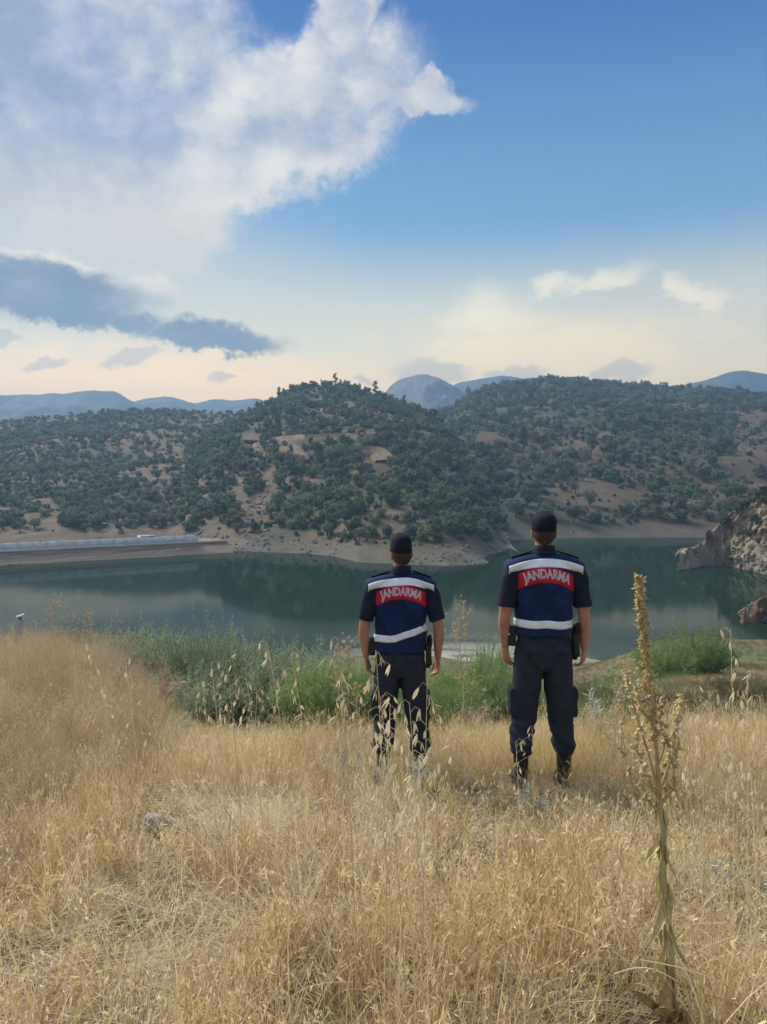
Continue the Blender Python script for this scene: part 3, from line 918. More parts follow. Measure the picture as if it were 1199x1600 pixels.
BARE_C = [(392, 690, 18, 18), (400, 800, 22, 34), (440, 838, 50, 14), (375, 770, 14, 24), (340, 845, 60, 16), (585, 712, 34, 13), (470, 690, 60, 6), (560, 685, 90, 7), (470, 752, 30, 7), (628, 798, 18, 7), (740, 805, 16, 6), (420, 765, 14, 40), (460, 706, 26, 8), (500, 628, 9, 6)]
def d_central(P, qx, qy, a, b):
    d = np.where(qy > 700, .95 * sm(a, .26, .40), .85 * sm(a, .28, .44))
    d = np.where((qy < 690) & (qx < 470), .55, d)
    return d * (1 - spot_p(qx, qy, BARE_C, b - .5))
def d_left(P, qx, qy, a, b):
    ang = R(24); u = P[:, 0] * math.cos(ang) + P[:, 1] * math.sin(ang); v = -P[:, 0] * math.sin(ang) + P[:, 1] * math.cos(ang)
    row = (np.abs((u / 6.4 + (b - .5) * .9) % 1 - .5) < .2) & (np.abs((v / 5.6 + (a - .5) * 2) % 1 - .5) < .2)
    orch = spot_p(qx, qy, [(290, 690, 150, 48), (330, 660, 80, 26)], (b - .5) * 1.5)
    dense = np.where(qy > 738, .55 + .3 * sm(a, .4, .5), .66 * sm(a, .34, .50) + .10)
    return np.where(row, .95, dense * (1 - orch * .93)) * (1 - .85 * spot_p(qx, qy, [(240, 742, 50, 14), (300, 716, 36, 10), (30, 748, 24, 9), (100, 752, 26, 5)], b - .5))
def d_right(P, qx, qy, a, b):
    d = .85 * sm(a, .34, .48) + .10
    d = d * (1 - .88 * spot_p(qx, qy, [(1175, 690, 40, 50), (930, 778, 90, 26), (1180, 760, 24, 16), (760, 690, 24, 16), (870, 705, 90, 10)], b - .5))
    return np.where(qy > 812, np.maximum(d, .85), d)
BLUFF_T = [(130, 812, 34, 32), (25, 790, 12, 8), (48, 795, 14, 9), (196, 838, 22, 14), (205, 815, 16, 18), (172, 840, 20, 14), (10, 828, 26, 16), (60, 845, 20, 8), (262, 815, 14, 10)]
def d_bluff(P, qx, qy, a, b): return spot_p(qx, qy, BLUFF_T, b - .5) * .9 + .03
def d_cliff(P, qx, qy, a, b): return np.where(P[:, 2] > WATER + 9.5 + (b - .5) * 10, .9, .10)

plant(L_CENTRAL, 9000, 'headland', [('bush', .62), ('olive', .16), ('scrub', .20), ('pine', .02)], d_central, 2.5, 2.6, .55, 1.15, 11)
plant(L_LEFT, 26000, 'orchard', [('olive', .78), ('scrub', .16), ('bush', .06)], d_left, 2.6, 1, .55, .88, 12)
plant(L_RIGHT, 15000, 'farside', [('scrub', .40), ('olive', .34), ('bush', .24), ('pine', .02)], d_right, 2.7, 3.2, .7, 1.5, 13)
plant(L_BLUFF, 3500, 'bluff', [('olive', .6), ('bush', .25), ('scrub', .15)], d_bluff, 2.3, 2, .5, 1.05, 14)
plant(L_CLIFF, 2600, 'cliff', [('bush', .75), ('scrub', .25)], d_cliff, 1.5, 4.0, .35, .75, 15)
def d_fill(P, qx, qy, a, b): return .40 * sm(b, .42, .62)
def d_fill_c(P, qx, qy, a, b): return .6 * sm(b, .36, .58) * (1 - .8 * spot_p(qx, qy, BARE_C, b - .5))
plant(L_CENTRAL, 9000, 'headland', [('scrub', 1.0)], d_fill_c, 2.0, 2.0, .30, .65, 21)
plant(L_LEFT, 9000, 'orchard', [('scrub', 1.0)], d_fill, 2.2, 1, .35, .7, 22)
plant(L_RIGHT, 14000, 'farside', [('scrub', 1.0)], d_fill, 2.2, 2.2, .35, .8, 23)
plant(L_BLUFF, 2600, 'bluff', [('scrub', 1.0)], d_fill, 2.2, 2, .22, .45, 24)
# a few trees that stand out of the skyline
for px_, lay in ((436, L_CENTRAL), (455, L_CENTRAL), (475, L_CENTRAL), (492, L_CENTRAL), (508, L_CENTRAL), (523, L_CENTRAL), (541, L_CENTRAL), (557, L_CENTRAL), (572, L_CENTRAL), (590, L_CENTRAL), (600, L_CENTRAL), (632, L_CENTRAL),
                 (830, L_RIGHT), (852, L_RIGHT), (878, L_RIGHT), (905, L_RIGHT), (928, L_RIGHT), (960, L_RIGHT), (985, L_RIGHT), (1030, L_RIGHT), (1034, L_RIGHT), (1065, L_RIGHT), (1120, L_RIGHT), (1160, L_RIGHT)):
    j = int(np.searchsorted(lay.px, px_)); i = int(np.searchsorted(lay.t, .985))
    PLANTS.append((lay.V[i, j], 'pine' if px_ in (436, 523, 632, 1030) else 'bush', px_ % 3, .75 + (px_ % 7) * .06, px_ * .7, 'headland' if lay is L_CENTRAL else 'farside'))

def label_of(reg, kd, qx, qy):
    """what sets a tree apart: its kind and the piece of hillside it stands on"""
    w = {'olive': 'round grey-green olive tree', 'bush': 'dense dark green evergreen tree', 'scrub': 'low dark shrub', 'pine': 'tall thin dark pine'}[kd]
    if reg == 'headland':
        if qy < 632: p = 'on the skyline of the wooded hill'
        elif qy < 698: p = 'above the dirt track on the wooded hill'
        elif qx < 440: p = 'around the pale rock scar of the wooded hill'
        elif qy > 828: p = 'just above the bare shore of the wooded hill'
        elif qx > 690: p = 'in the gully beside the wooded hill'
        elif qx > 560: p = 'on the slope right above the shorter man'
        else: p = 'halfway up the wooded hill'
    elif reg == 'orchard': p = 'in the orchard behind the dam, ' + ('on its lower slope' if qy > 740 else 'on its upper slope')
    elif reg == 'bluff': p = 'on the brown bluff above the dam, ' + ('in its big clump' if 95 < qx < 165 else 'before the clump' if qx <= 95 else 'past the clump')
    elif reg == 'cliff': p = 'on top of the pale rocky bank'
    else:
        if qy < 640: p = 'on the skyline of the long hill'
        elif qy > 810: p = 'at the foot of the long hill, by its shore'
        elif qx > 930: p = 'on the long hill beyond the taller man'
        else: p = 'on the long hill beside the gully'
    return w + ' ' + p, {'olive': 'olive trees', 'bush': 'evergreen trees', 'scrub': 'shrubs', 'pine': 'pines'}[kd] + ' ' + p
def build_far_trees():
    Vs, Fs, n = [], [], 0
    for L in (L_LEFT, L_CENTRAL, L_RIGHT, L_BLUFF, L_CLIFF):
        m = len(L.px); r = len(L.t)
        i, j = np.meshgrid(np.arange(r - 1), np.arange(m - 1), indexing='ij')
        Fs.append(np.stack([i * m + j, i * m + j + 1, (i + 1) * m + j + 1, (i + 1) * m + j], -1).reshape(-1, 4) + n)
        Vs.append(L.V.reshape(-1, 3)); n += m * r
    bvh = BVHTree.FromPolygons(np.vstack(Vs).tolist(), np.vstack(Fs).tolist())
    size = {'olive': 1.9, 'bush': 2.1, 'scrub': 1.3, 'pine': 1.8}
    eye = Vector((0, 0, EYE)); rank = []
    for n, (p, kd, v, s, yaw, reg) in enumerate(PLANTS):
        qx, qy = project(*p)
        score = 0
        if 8 < qx < 1190:
            c = Vector(p) + Vector((0, 0, 2.4 * s)); d = c - eye
            h = bvh.ray_cast(eye, d.normalized(), d.length)
            blocked = h[0] is not None
            if 770 < qx < 925 and qy > 790: blocked = True
            if 560 < qx < 690 and qy > 830: blocked = True
            if not blocked: score = size[kd] * s / p[1]
        rank.append(score)
    order = np.argsort(-np.array(rank))
    chosen = set(int(i) for i in order[:300])
    rest = []
    for n, (p, kd, v, s, yaw, reg) in enumerate(PLANTS):
        if n in chosen and rank[n] > 0:
            nm = {'olive': 'olive_tree', 'bush': 'evergreen_tree', 'scrub': 'shrub', 'pine': 'pine_tree'}[kd]
            o = link(nm, None, loc=p, rot=(0, 0, yaw), scale=s)
            qx, qy = project(*p)
            lb, gr = label_of(reg, kd, qx, qy)
            tag(o, lb, 'shrub' if kd == 'scrub' else 'tree', gr)
            c, t = TREES[kd][v]
            link('crown', c, o); link('trunk', t, o)
        else: rest.append(n)
    P = np.array([PLANTS[n][0] for n in rest])
    rot = np.array([(0, 0, PLANTS[n][4]) for n in rest]); scl = np.array([PLANTS[n][3] for n in rest])
    idx = [SRC_I[(PLANTS[n][1], PLANTS[n][2])] for n in rest]
    o = scatter('far_woodland', P, rot, scl, idx, SRC)
    tag(o, 'far mass of smaller trees and scrub over the hillsides', 'woodland', kind='stuff')
    print('trees', len(PLANTS), 'individual', len(PLANTS) - len(rest))
build_far_trees()

# ------------------------------------------------------------------ stones along the far waterline
def stone_mesh(k, n=2):
    bm = bmesh.new(); bmesh.ops.create_icosphere(bm, subdivisions=n, radius=1)
    rg = np.random.default_rng(k)
    st = .6 + .8 * rg.random(3)
    for v in bm.verts:
        p = np.array(v.co)
        f = .75 + .6 * vnoise(p * 1.3 + k * 7) 
        v.co = Vector(p * f * st)
    me = bpy.data.meshes.new('stone'); bm.to_mesh(me); bm.free()
    return me
M_STONE = mat_plain('limestone', (.18, .162, .13), .9, .35, 2.5, .6)
def build_rubble():
    src = []
    for k in range(5):
        me = stone_mesh(k, 1); me.materials.append(M_STONE); src.append(source('source_stone_%d' % k, me))
    rg = np.random.default_rng(5); P, S = [], []
    for L, n, zr, smax in ((L_CENTRAL, 6000, 2.6, .35), (L_RIGHT, 3500, 2.5, .5), (L_CLIFF, 1200, 3, .35), (L_SPUR, 700, 4, .22)):
        Q = L.sample(n * 4, rg)
        k = (Q[:, 2] > WATER - .1) & (Q[:, 2] < WATER + zr) & (fbm(Q * .12, 3) > .42)
        Q = Q[k][:n]
        P.append(Q); S.append(.10 + smax * rg.random(len(Q)) ** 4)
    n = 3200; u = rg.random(n)          # stones along the foot of the dam
    a_, b_ = np.array(on_plane(300, 853, WATER)), np.array(on_plane(-40, 888, WATER))
    Q = a_ + (b_ - a_) * u[:, None] + rg.normal(size=(n, 3)) * np.array((.4, .9, .02)); Q[:, 2] = WATER + .02
    P.append(Q); S.append(.05 + .22 * rg.random(n) ** 3)
    Q = L_CENTRAL.sample(60000, rg)      # rock fall on the scar
    qx, qy = project(Q[:, 0], Q[:, 1], Q[:, 2])
    k = (np.hypot((qx - 405) / 26, (qy - 815) / 42) < 1) & (rg.random(len(Q)) < .5)
    P.append(Q[k]); S.append(.10 + .55 * rg.random(k.sum()) ** 4)
    P = np.vstack(P); S = np.concatenate(S)
    o = scatter('shore_stones', P, rg.random((len(P), 3)) * 6.28, S, rg.integers(5, size=len(P)), src)
    tag(o, 'loose pale stones littering the far waterline', 'stones', kind='stuff')
build_rubble()
# ------------------------------------------------------------------ the two men
def ctube(path, radii, side=(1, 0, 0), n=20):
    """closed elliptical tube: radii = (along side, across)"""
    P = np.array(path, float); m = len(P)
    Rr = np.array([r if hasattr(r, '__len__') else (r, r) for r in radii], float)
    T = np.gradient(P, axis=0); T /= np.linalg.norm(T, axis=1)[:, None]
    S = np.array(side, float)
    B = np.cross(T, S); B /= np.linalg.norm(B, axis=1)[:, None]
    A = np.cross(B, T)
    th = np.linspace(0, 2 * math.pi, n, endpoint=False)
    V = P[:, None] + np.cos(th)[None, :, None] * A[:, None] * Rr[:, 0, None, None] + np.sin(th)[None, :, None] * B[:, None] * Rr[:, 1, None, None]
    V = V.reshape(-1, 3).tolist()
    Fc = [[i * n + k, i * n + (k + 1) % n, (i + 1) * n + (k + 1) % n, (i + 1) * n + k] for i in range(m - 1) for k in range(n)]
    Fc += [list(range(n))[::-1], list(range((m - 1) * n, m * n))]
    return V, Fc
def fine_path(path, radii, k=5):
    """smooth interpolation of a few control rings"""
    P = np.array(path, float); Rr = np.array([r if hasattr(r, '__len__') else (r, r) for r in radii], float)
    t = np.arange(len(P)); u = np.linspace(0, len(P) - 1, (len(P) - 1) * k + 1)
    Q = np.stack([np.interp(u, t, P[:, c]) for c in range(3)], -1); q = np.stack([np.interp(u, t, Rr[:, c]) for c in range(2)], -1)
    for _ in range(3):
        Q[1:-1] = (Q[:-2] + 2 * Q[1:-1] + Q[2:]) / 4; q[1:-1] = (q[:-2] + 2 * q[1:-1] + q[2:]) / 4
    return Q, q
def ell(c, r, rot=None, n=16):
    bm = bmesh.new(); bmesh.ops.create_uvsphere(bm, u_segments=n, v_segments=n // 2 + 2, radius=1)
    M = Matrix.Translation(Vector(c)) @ (Euler(rot).to_matrix().to_4x4() if rot else Matrix.Identity(4)) @ Matrix.Diagonal((*r, 1))
    bm.transform(M)
    V = [tuple(v.co) for v in bm.verts]; Fc = [[v.index for v in f.verts] for f in bm.faces]
    bm.free(); return V, Fc
def cbox(c, h, rot=None):
    V, Fc = box(-h[0], h[0], -h[1], h[1], -h[2], h[2])
    M = (Euler(rot).to_matrix() if rot else Matrix.Identity(3))
    V = [tuple(M @ Vector(v) + Vector(c)) for v in V]
    return V, [list(f) for f in Fc]
def fuse(parts, voxel, smooth=6, name='skin'):
    """voxel-union of closed pieces into one continuous surface"""
    V, Fc = [], []
    for v, f in parts:
        n = len(V); V += [tuple(q) for q in v]; Fc += [[i + n for i in q] for q in f]
    me = bpy.data.meshes.new('tmp'); me.from_pydata(V, [], Fc)
    bm = bmesh.new(); bm.from_mesh(me); bmesh.ops.recalc_face_normals(bm, faces=bm.faces); bm.to_mesh(me); bm.free()
    o = bpy.data.objects.new('tmp', me); COL.objects.link(o)
    r = o.modifiers.new('r', 'REMESH'); r.mode = 'VOXEL'; r.voxel_size = voxel
    s = o.modifiers.new('s', 'SMOOTH'); s.factor = .5; s.iterations = smooth
    dg = bpy.context.evaluated_depsgraph_get(); dg.update()
    out = bpy.data.meshes.new_from_object(o.evaluated_get(dg))
    out.name = name
    bpy.data.objects.remove(o); bpy.data.meshes.remove(me)
    out.polygons.foreach_set('use_smooth', np.ones(len(out.polygons), bool))
    return out
def getV(me):
    V = np.empty(len(me.vertices) * 3, np.float32); me.vertices.foreach_get('co', V); return V.reshape(-1, 3).astype(float)
def setV(me, V): me.vertices.foreach_set('co', np.asarray(V, np.float32).ravel()); me.update()
def getN(me):
    N = np.empty(len(me.vertices) * 3, np.float32); me.vertices.foreach_get('normal', N); return N.reshape(-1, 3).astype(float)
def folds(me, fn):
    V, N = getV(me), getN(me)
    setV(me, V + N * fn(V)[:, None])
def bvh_of(me):
    V = getV(me)
    return BVHTree.FromPolygons([Vector(v) for v in V], [list(p.vertices) for p in me.polygons])
def wrap_back(bv, V, off, front=False):
    """press flat points (x, z) on to a garment from behind (or from the front)"""
    out, last = [], None
    s = 1 if front else -1
    for x, z in V:
        h = bv.ray_cast(Vector((x, s * 1.0, z)), Vector((0, -s, 0)))
        if h[0] is None: y = last if last is not None else s * .1
        else: y = h[0].y
        last = y; out.append((x, y + s * off, z))
    return out
def patch(bv, xs, zc, h, off, thick, front=False, ztilt=0):
    """a strip following zc(x), height h, pressed on the cloth, with real thickness"""
    nz_ = 7
    g = [(x, zc(x) + (k / (nz_ - 1) - .5) * h) for x in xs for k in range(nz_)]
    s = 1 if front else -1
    o = np.array(wrap_back(bv, g, off, front)); i_ = o.copy(); i_[:, 1] -= s * thick
    n = len(xs); m = len(o)
    V = np.vstack([o, i_])
    Fc = []
    for a in range(n - 1):
        for k in range(nz_ - 1):
            q = [a * nz_ + k, a * nz_ + k + 1, (a + 1) * nz_ + k + 1, (a + 1) * nz_ + k]
            Fc += [q if not front else q[::-1], [v + m for v in (q[::-1] if not front else q)]]
    rim = [a * nz_ for a in range(n)] + [(n - 1) * nz_ + k for k in range(1, nz_)] + [a * nz_ + nz_ - 1 for a in range(n - 2, -1, -1)] + [k for k in range(nz_ - 2, 0, -1)]
    for a, b in zip(rim, rim[1:] + rim[:1]): Fc.append([a, b, b + m, a + m])
    return V, Fc

def cloth(name, c, weave=900, var=.18, rough=.85, sheen=.0):
    m, nt, b = new_mat(name)
    P = obj_coords(nt)
    n = X.noise(P, 9, 5, .6); w = X.noise(P, weave, 2, .5)
    X.put(b.inputs['Base Color'], X.mix(n.step(.3, .7), tuple(v * (1 - var) for v in c), tuple(v * (1 + var) for v in c)))
    b.inputs['Roughness'].default_value = rough
    b.inputs['Sheen Weight'].default_value = sheen
    add_bump(nt, b, n * .6 + w * .4, .35, .004)
    return m
M_VEST = cloth('vest_navy', (.008, .021, .075), sheen=.05, var=.3)
M_SHIRT = cloth('shirt_dark_navy', (.012, .017, .034))
M_TROUS = cloth('trousers_slate', (.024, .030, .042))
M_CAP = cloth('cap_black_navy', (.007, .010, .018))
M_LEATHER = mat_plain('black_leather', (.010, .010, .011), .5, .3, 20, .3, .4)
M_RED = cloth('patch_red', (.50, .018, .045))
M_LETTER = mat_plain('letter_grey', (.60, .56, .57), .6, .15, 60)
M_LETTER_IN = mat_plain('letter_inner', (.50, .40, .42), .7, .15, 60)
M_BAND = mat_plain('reflective_tape', (.80, .82, .86), .45, .06, 25, .2, .5)
def mat_skin():
    m, nt, b = new_mat('skin')
    P = obj_coords(nt)
    n = X.noise(P, 14, 4, .6)
    X.put(b.inputs['Base Color'], X.mix(n.step(.3, .7), (.36, .175, .115), (.46, .245, .165)))
    b.inputs['Roughness'].default_value = .55
    b.inputs['Specular IOR Level'].default_value = .35
    b.inputs['Subsurface Weight'].default_value = .08
    b.inputs['Subsurface Radius'].default_value = (.01, .004, .002)
    add_bump(nt, b, X.noise(P, 160, 3, .6), .25, .002)
    return m
M_SKIN = mat_skin()
def mat_hair():
    m, nt, b = new_mat('cropped_hair')
    P = obj_coords(nt)
    sv = nt.nodes.new('ShaderNodeSeparateXYZ'); nt.links.new(P.s, sv.inputs[0])
    n = X.noise(X.vec(X(sv.outputs[0]), X(sv.outputs[1]), X(sv.outputs[2]) * .35), 420, 3, .6)
    X.put(b.inputs['Base Color'], X.mix(n.step(.3, .7), (.030, .020, .014), (.085, .058, .042)))
    add_bump(nt, b, n, .5, .003)
    return m
M_HAIR = mat_hair()

def text_mesh(body, size, offset):
    cu = bpy.data.curves.new('lettering', 'FONT')
    cu.body = body; cu.size = size; cu.offset = offset; cu.align_x = 'CENTER'; cu.align_y = 'CENTER'; cu.fill_mode = 'FRONT'; cu.resolution_u = 4
    o = bpy.data.objects.new('tmp', cu); COL.objects.link(o)
    dg = bpy.context.evaluated_depsgraph_get(); dg.update()
    me = bpy.data.meshes.new_from_object(o.evaluated_get(dg))
    bpy.data.objects.remove(o)
    me.materials.clear()
    bm = bmesh.new(); bm.from_mesh(me); bmesh.ops.remove_doubles(bm, verts=bm.verts, dist=1e-5)
    bmesh.ops.triangulate(bm, faces=bm.faces)
    for _ in range(4):
        lg = [e for e in bm.edges if e.calc_length() > .010]
        if not lg: break
        bmesh.ops.subdivide_edges(bm, edges=lg, cuts=1); bmesh.ops.triangulate(bm, faces=bm.faces)
    bm.to_mesh(me); bm.free()
    return me

def hand(s, wrist, ang, roll, curl):
    """closed pieces of one hand hanging from the wrist; s = +1 right, -1 left"""
    W = np.array(wrist, float)
    M = (Matrix.Rotation(roll, 3, 'Z') @ Matrix.Rotation(ang * s, 3, 'Y'))
    def p(x, y, z): return tuple(W + np.array(M @ Vector((x * s, y, z))))
    side = tuple(M @ Vector((0, 1, 0)))
    # local: -z along the fingers, y across the knuckles (forward = thumb side), x thickness outward
    Q, q = fine_path([p(0, 0, .02), p(0, .002, -.02), p(-.004, .006, -.055), p(-.008, .004, -.095)], [(.026, .021), (.031, .019), (.041, .017), (.040, .014)], 4)
    parts = [ctube(Q, q, side, 14)]
    for k, (y, ln, r) in enumerate(((.030, .074, .0092), (.010, .083, .0096), (-.010, .077, .0093), (-.029, .060, .0084))):
        c = curl * (1 + .12 * k); a = .10; pt = [np.array((-.006, y, -.082))]
        pos = pt[0].copy()
        for f, add in ((.48, c * .5), (.30, c * .8), (.22, c * .6)):
            a += add
            pos = pos + np.array((-math.sin(a), (y * .25), -math.cos(a))) * ln * f
            pt.append(pos.copy())
        pt = [p(*v) for v in pt]
        Q, q = fine_path(pt, [r * 1.05, r, r * .93, r * .78], 4)
        parts.append(ctube(Q, q, side, 8)); parts.append(ell(pt[-1], (r * .78,) * 3, None, 8))
    pt = [p(-.004, .022, -.022), p(-.010, .046, -.048), p(-.018, .054, -.078), p(-.026, .052, -.100)]
    Q, q = fine_path(pt, [.014, .0125, .0105, .0085], 4)
    parts.append(ctube(Q, q, side, 8)); parts.append(ell(pt[-1], (.0085,) * 3, None, 8))
    return parts

def make_person(label, pos, sc3, o):
    root = link('person', None, loc=pos, rot=(0, 0, o.get('yaw', 0)))
    tag(root, label, 'person')
    hd = o.get('head', 0)
    sx, sy, sz = sc3
    fl, fr = o['feet']
    ZS = lambda V: V
    def fin(me):        # personal proportions
        V = getV(me); V[:, 0] += o.get('lean', 0) * np.clip(V[:, 2], 0, 2)
        w = sm(V[:, 2], 1.56, 1.64) * hd * (np.abs(V[:, 0]) < .16); c_, s_ = np.cos(w), np.sin(w)      # the head turns on the neck
        V[:, 0], V[:, 1] = V[:, 0] * c_ - V[:, 1] * s_, V[:, 0] * s_ + V[:, 1] * c_
        setV(me, V * np.array([sx, sy, sz])); return me
    # ---------------- body: one continuous surface
    parts = [ell((0, 0, 1.695), (.077, .096, .113)), ell((0, .034, 1.632), (.055, .062, .052)), ell((0, .062, 1.60), (.026, .026, .02)),
             ell((0, .100, 1.675), (.014, .018, .022)), ell((0, .094, 1.70), (.010, .012, .03)), ell((0, .088, 1.722), (.05, .014, .012)),
             ell((0, .091, 1.640), (.024, .012, .006)), ell((0, .089, 1.629), (.021, .012, .007)),
             ctube([(0, -.012, 1.44), (0, -.008, 1.54), (0, .002, 1.66)], [(.072, .07), (.063, .064), (.060, .066)])]
    for s in (-1, 1):
        parts.append(ell((.080 * s, -.006, 1.682), (.010, .022, .033), (0, .18 * s, .30 * s), 12))
        parts.append(ell((.036 * s, .082, 1.672), (.018, .014, .014)))
    Q, q = fine_path([(0, 0, .86), (0, 0, 1.0), (0, 0, 1.2), (0, -.005, 1.38), (0, -.005, 1.47)], [(.16, .09), (.15, .09), (.155, .10), (.18, .10), (.16, .075)])
    parts.append(ctube(Q, q))
    for s, el_, wr, ha in ((-1, o['elbow'][0], o['wrist'][0], o['hand'][0]), (1, o['elbow'][1], o['wrist'][1], o['hand'][1])):
        sh = (.205 * s, -.002, 1.455)
        e, w_ = np.array(el_), np.array(wr)
        um = (np.array(sh) + e) / 2 + np.array((.012 * s, -.004, 0)); fm = e + (w_ - e) * .3 + np.array((.005 * s, 0, 0))
        Q, q = fine_path([sh, um, e, fm, e + (w_ - e) * .68, w_], [(.062, .06), (.050, .054), (.041, .044), (.044, .047), (.035, .036), (.026, .030)], 6)
        parts.append(ctube(Q, q, (1, 0, 0), 18))
        parts += hand(s, w_, *ha)
    for s, fx in ((-1, fl), (1, fr)):
        Q, q = fine_path([(.085 * s, 0, .90), (.10 * s, .0, .70), (lerp(.1 * s, fx, .7), .01, .47), (fx, -.015, .25), (fx, -.02, .08)], [.085, .078, .055, .05, .038])
        parts.append(ctube(Q, q)); parts.append(ell((fx, .05, .05), (.04, .12, .035)))
    body = fuse(parts, .0052, 3, 'body'); body.materials.append(M_SKIN)
    # hair cropped short: the head surface itself, lifted a little, below and behind the cap
    V, N = getV(body), getN(body)
    ear = np.hypot((np.abs(V[:, 0]) - .082) / .020, np.hypot((V[:, 1] + .006) / .03, (V[:, 2] - 1.682) / .04)) 
    line = 1.618 + .030 * sm(V[:, 1], -.075, -.01) + (vnoise(V * 120) - .5) * .012 + .012 * (np.abs(V[:, 0]) / .06) ** 2
    isH = (V[:, 2] > line) & (V[:, 2] < 1.76) & (V[:, 1] < .035) & (np.hypot(V[:, 0], V[:, 1]) > .03) & ~((np.abs(V[:, 0]) > .0765) & (V[:, 1] > -.035) & (V[:, 2] < 1.72))
    polys = [list(p.vertices) for p in body.polygons if all(isH[v] for v in p.vertices)]
    used = sorted({v for p in polys for v in p}); rm = {v: i for i, v in enumerate(used)}
    hv = V[used] + N[used] * (.0035 + .002 * vnoise(V[used] * 300))[:, None]
    hair = mesh('hair', hv, [[rm[v] for v in p] for p in polys], M_HAIR, True)
    eyes = []
    ob = link('body', fin(body), root)
    link('hair', fin(hair), ob)
    M_EYE = bpy.data.materials.get('eye_dark') or mat_plain('eye_dark', (.05, .04, .035), .2, .2, 40, 0, .5)
    for s in (-1, 1):
        V_, F_ = ell((.034 * s, .083, 1.700), (.012, .010, .008), None, 10)
        link('eye', fin(mesh('eye', V_, F_, M_EYE, True)), ob)
    # ---------------- trousers
    parts = []
    Q, q = fine_path([(0, 0, 1.09), (0, 0, 1.00), (0, -.006, .92), (0, -.004, .845), (0, 0, .80)], [(.172, .108), (.184, .118), (.198, .136), (.200, .135), (.17, .10)], 5)
    parts.append(ctube(Q, q, n=28))
    for s, fx in ((-1, fl), (1, fr)):
        k = lerp(.1 * s, fx, .6)
        Q, q = fine_path([(.098 * s, -.004, .90), (.104 * s, -.002, .77), (lerp(.1 * s, fx, .35), .005, .62), (k, .012, .48), (lerp(k, fx, .7), -.006, .36), (fx, -.014, .29), (fx, -.014, .255), (fx, -.014, .235)],
                         [(.100, .125), (.103, .122), (.098, .108), (.086, .095), (.080, .088), (.084, .090), (.082, .086), (.062, .066)], 6)
        parts.append(ctube(Q, q, n=24))
        parts.append(ell((.085 * s, -.070, .905), (.085, .07, .09)))
        parts.append(cbox((lerp(.1 * s, fx, .4) + .094 * s, .004, .575), (.020, .066, .088), (0, .05 * s, 0)))
    tr = fuse(parts, .0085, 5, 'trousers')
    def tf(V):
        kz = V[:, 2]
        low = sm(kz, .62, .40); hi = sm(kz, .70, .84)
        w = fbm(np.stack([V[:, 0] * 7, V[:, 1] * 7 + 3, kz * 26 + V[:, 0] * 14], -1) + o['seed'], 3) - .5
        w2 = fbm(np.stack([V[:, 0] * 9 + 4, V[:, 1] * 8, kz * 16 - np.abs(V[:, 0]) * 26], -1) + o['seed'], 3) - .5
        return w * (.007 + .034 * low) + w2 * .022 * hi + w2 * .012
    folds(tr, tf)
    bvt = bvh_of(tr)
    tr.materials.append(M_TROUS)
    ot = link('trousers', tr, root)
    flaps = []
    for x0, x1, z in ((-.150, -.045, .945), (.045, .150, .945)):
        V_, F_ = patch(bvt, np.linspace(x0, x1, 9), lambda x, z=z, c=(x0 + x1) / 2: z - abs(x - c) * -.15, .052, .006, .008)
        flaps.append(mesh('pocket_flap', V_, F_, M_TROUS, True))
    for m_ in flaps: link('pocket_flap', fin(m_), ot)
    for s, fx in ((-1, fl), (1, fr)):      # thigh pocket flaps
        V_, F_ = cbox((lerp(.1 * s, fx, .4) + .092 * s, .004, .650), (.018, .070, .026), (0, .05 * s, 0))
        bm = bmesh.new(); me = mesh('thigh_flap', V_, F_, M_TROUS); bm.from_mesh(me); bmesh.ops.bevel(bm, geom=bm.edges[:], offset=.006, segments=2, affect='EDGES'); bm.to_mesh(me); bm.free()
        link('pocket_flap', fin(me), ot)
    fin(tr)
    # ---------------- boots
    for s, fx in ((-1, fl), (1, fr)):
        Q, q = fine_path([(fx, -.014, .275), (fx, -.018, .20), (fx, -.022, .12), (fx, -.018, .06), (fx, -.012, .015)], [(.056, .060), (.053, .058), (.048, .056), (.047, .06), (.047, .062)], 4)
        parts = [ctube(Q, q), ell((fx + .006 * s, .075, .045), (.048, .095, .045)), ell((fx + .008 * s, .13, .035), (.046, .055, .033))]
        bt = fuse(parts, .008, 4, 'boot'); bt.materials.append(M_LEATHER)
        ob_ = link('boot', fin(bt), root)
        Q = np.array([(fx + .047 * math.cos(a) * (1 if math.sin(a) > 0 else .95), .05 + (.142 if math.sin(a) > 0 else .125) * math.sin(a)) for a in np.linspace(0, 2 * math.pi, 28, endpoint=False)])
        V_ = [(x, y, 0) for x, y in Q] + [(x, y, .022) for x, y in Q]; n = len(Q)
        F_ = [list(range(n))[::-1], list(range(n, 2 * n))] + [[i, (i + 1) % n, (i + 1) % n + n, i + n] for i in range(n)]
        link('sole', fin(mesh('sole', V_, F_, M_LEATHER)), ob_)
    # ---------------- shirt: sleeves, yoke, collar
    parts = []
    Q, q = fine_path([(0, 0, 1.00), (0, 0, 1.15), (0, 0, 1.32), (0, -.003, 1.44), (0, -.004, 1.50), (0, -.004, 1.548)], [(.180, .115), (.180, .118), (.200, .120), (.205, .110), (.165, .088), (.085, .068)], 5)
    parts.append(ctube(Q, q, n=24))
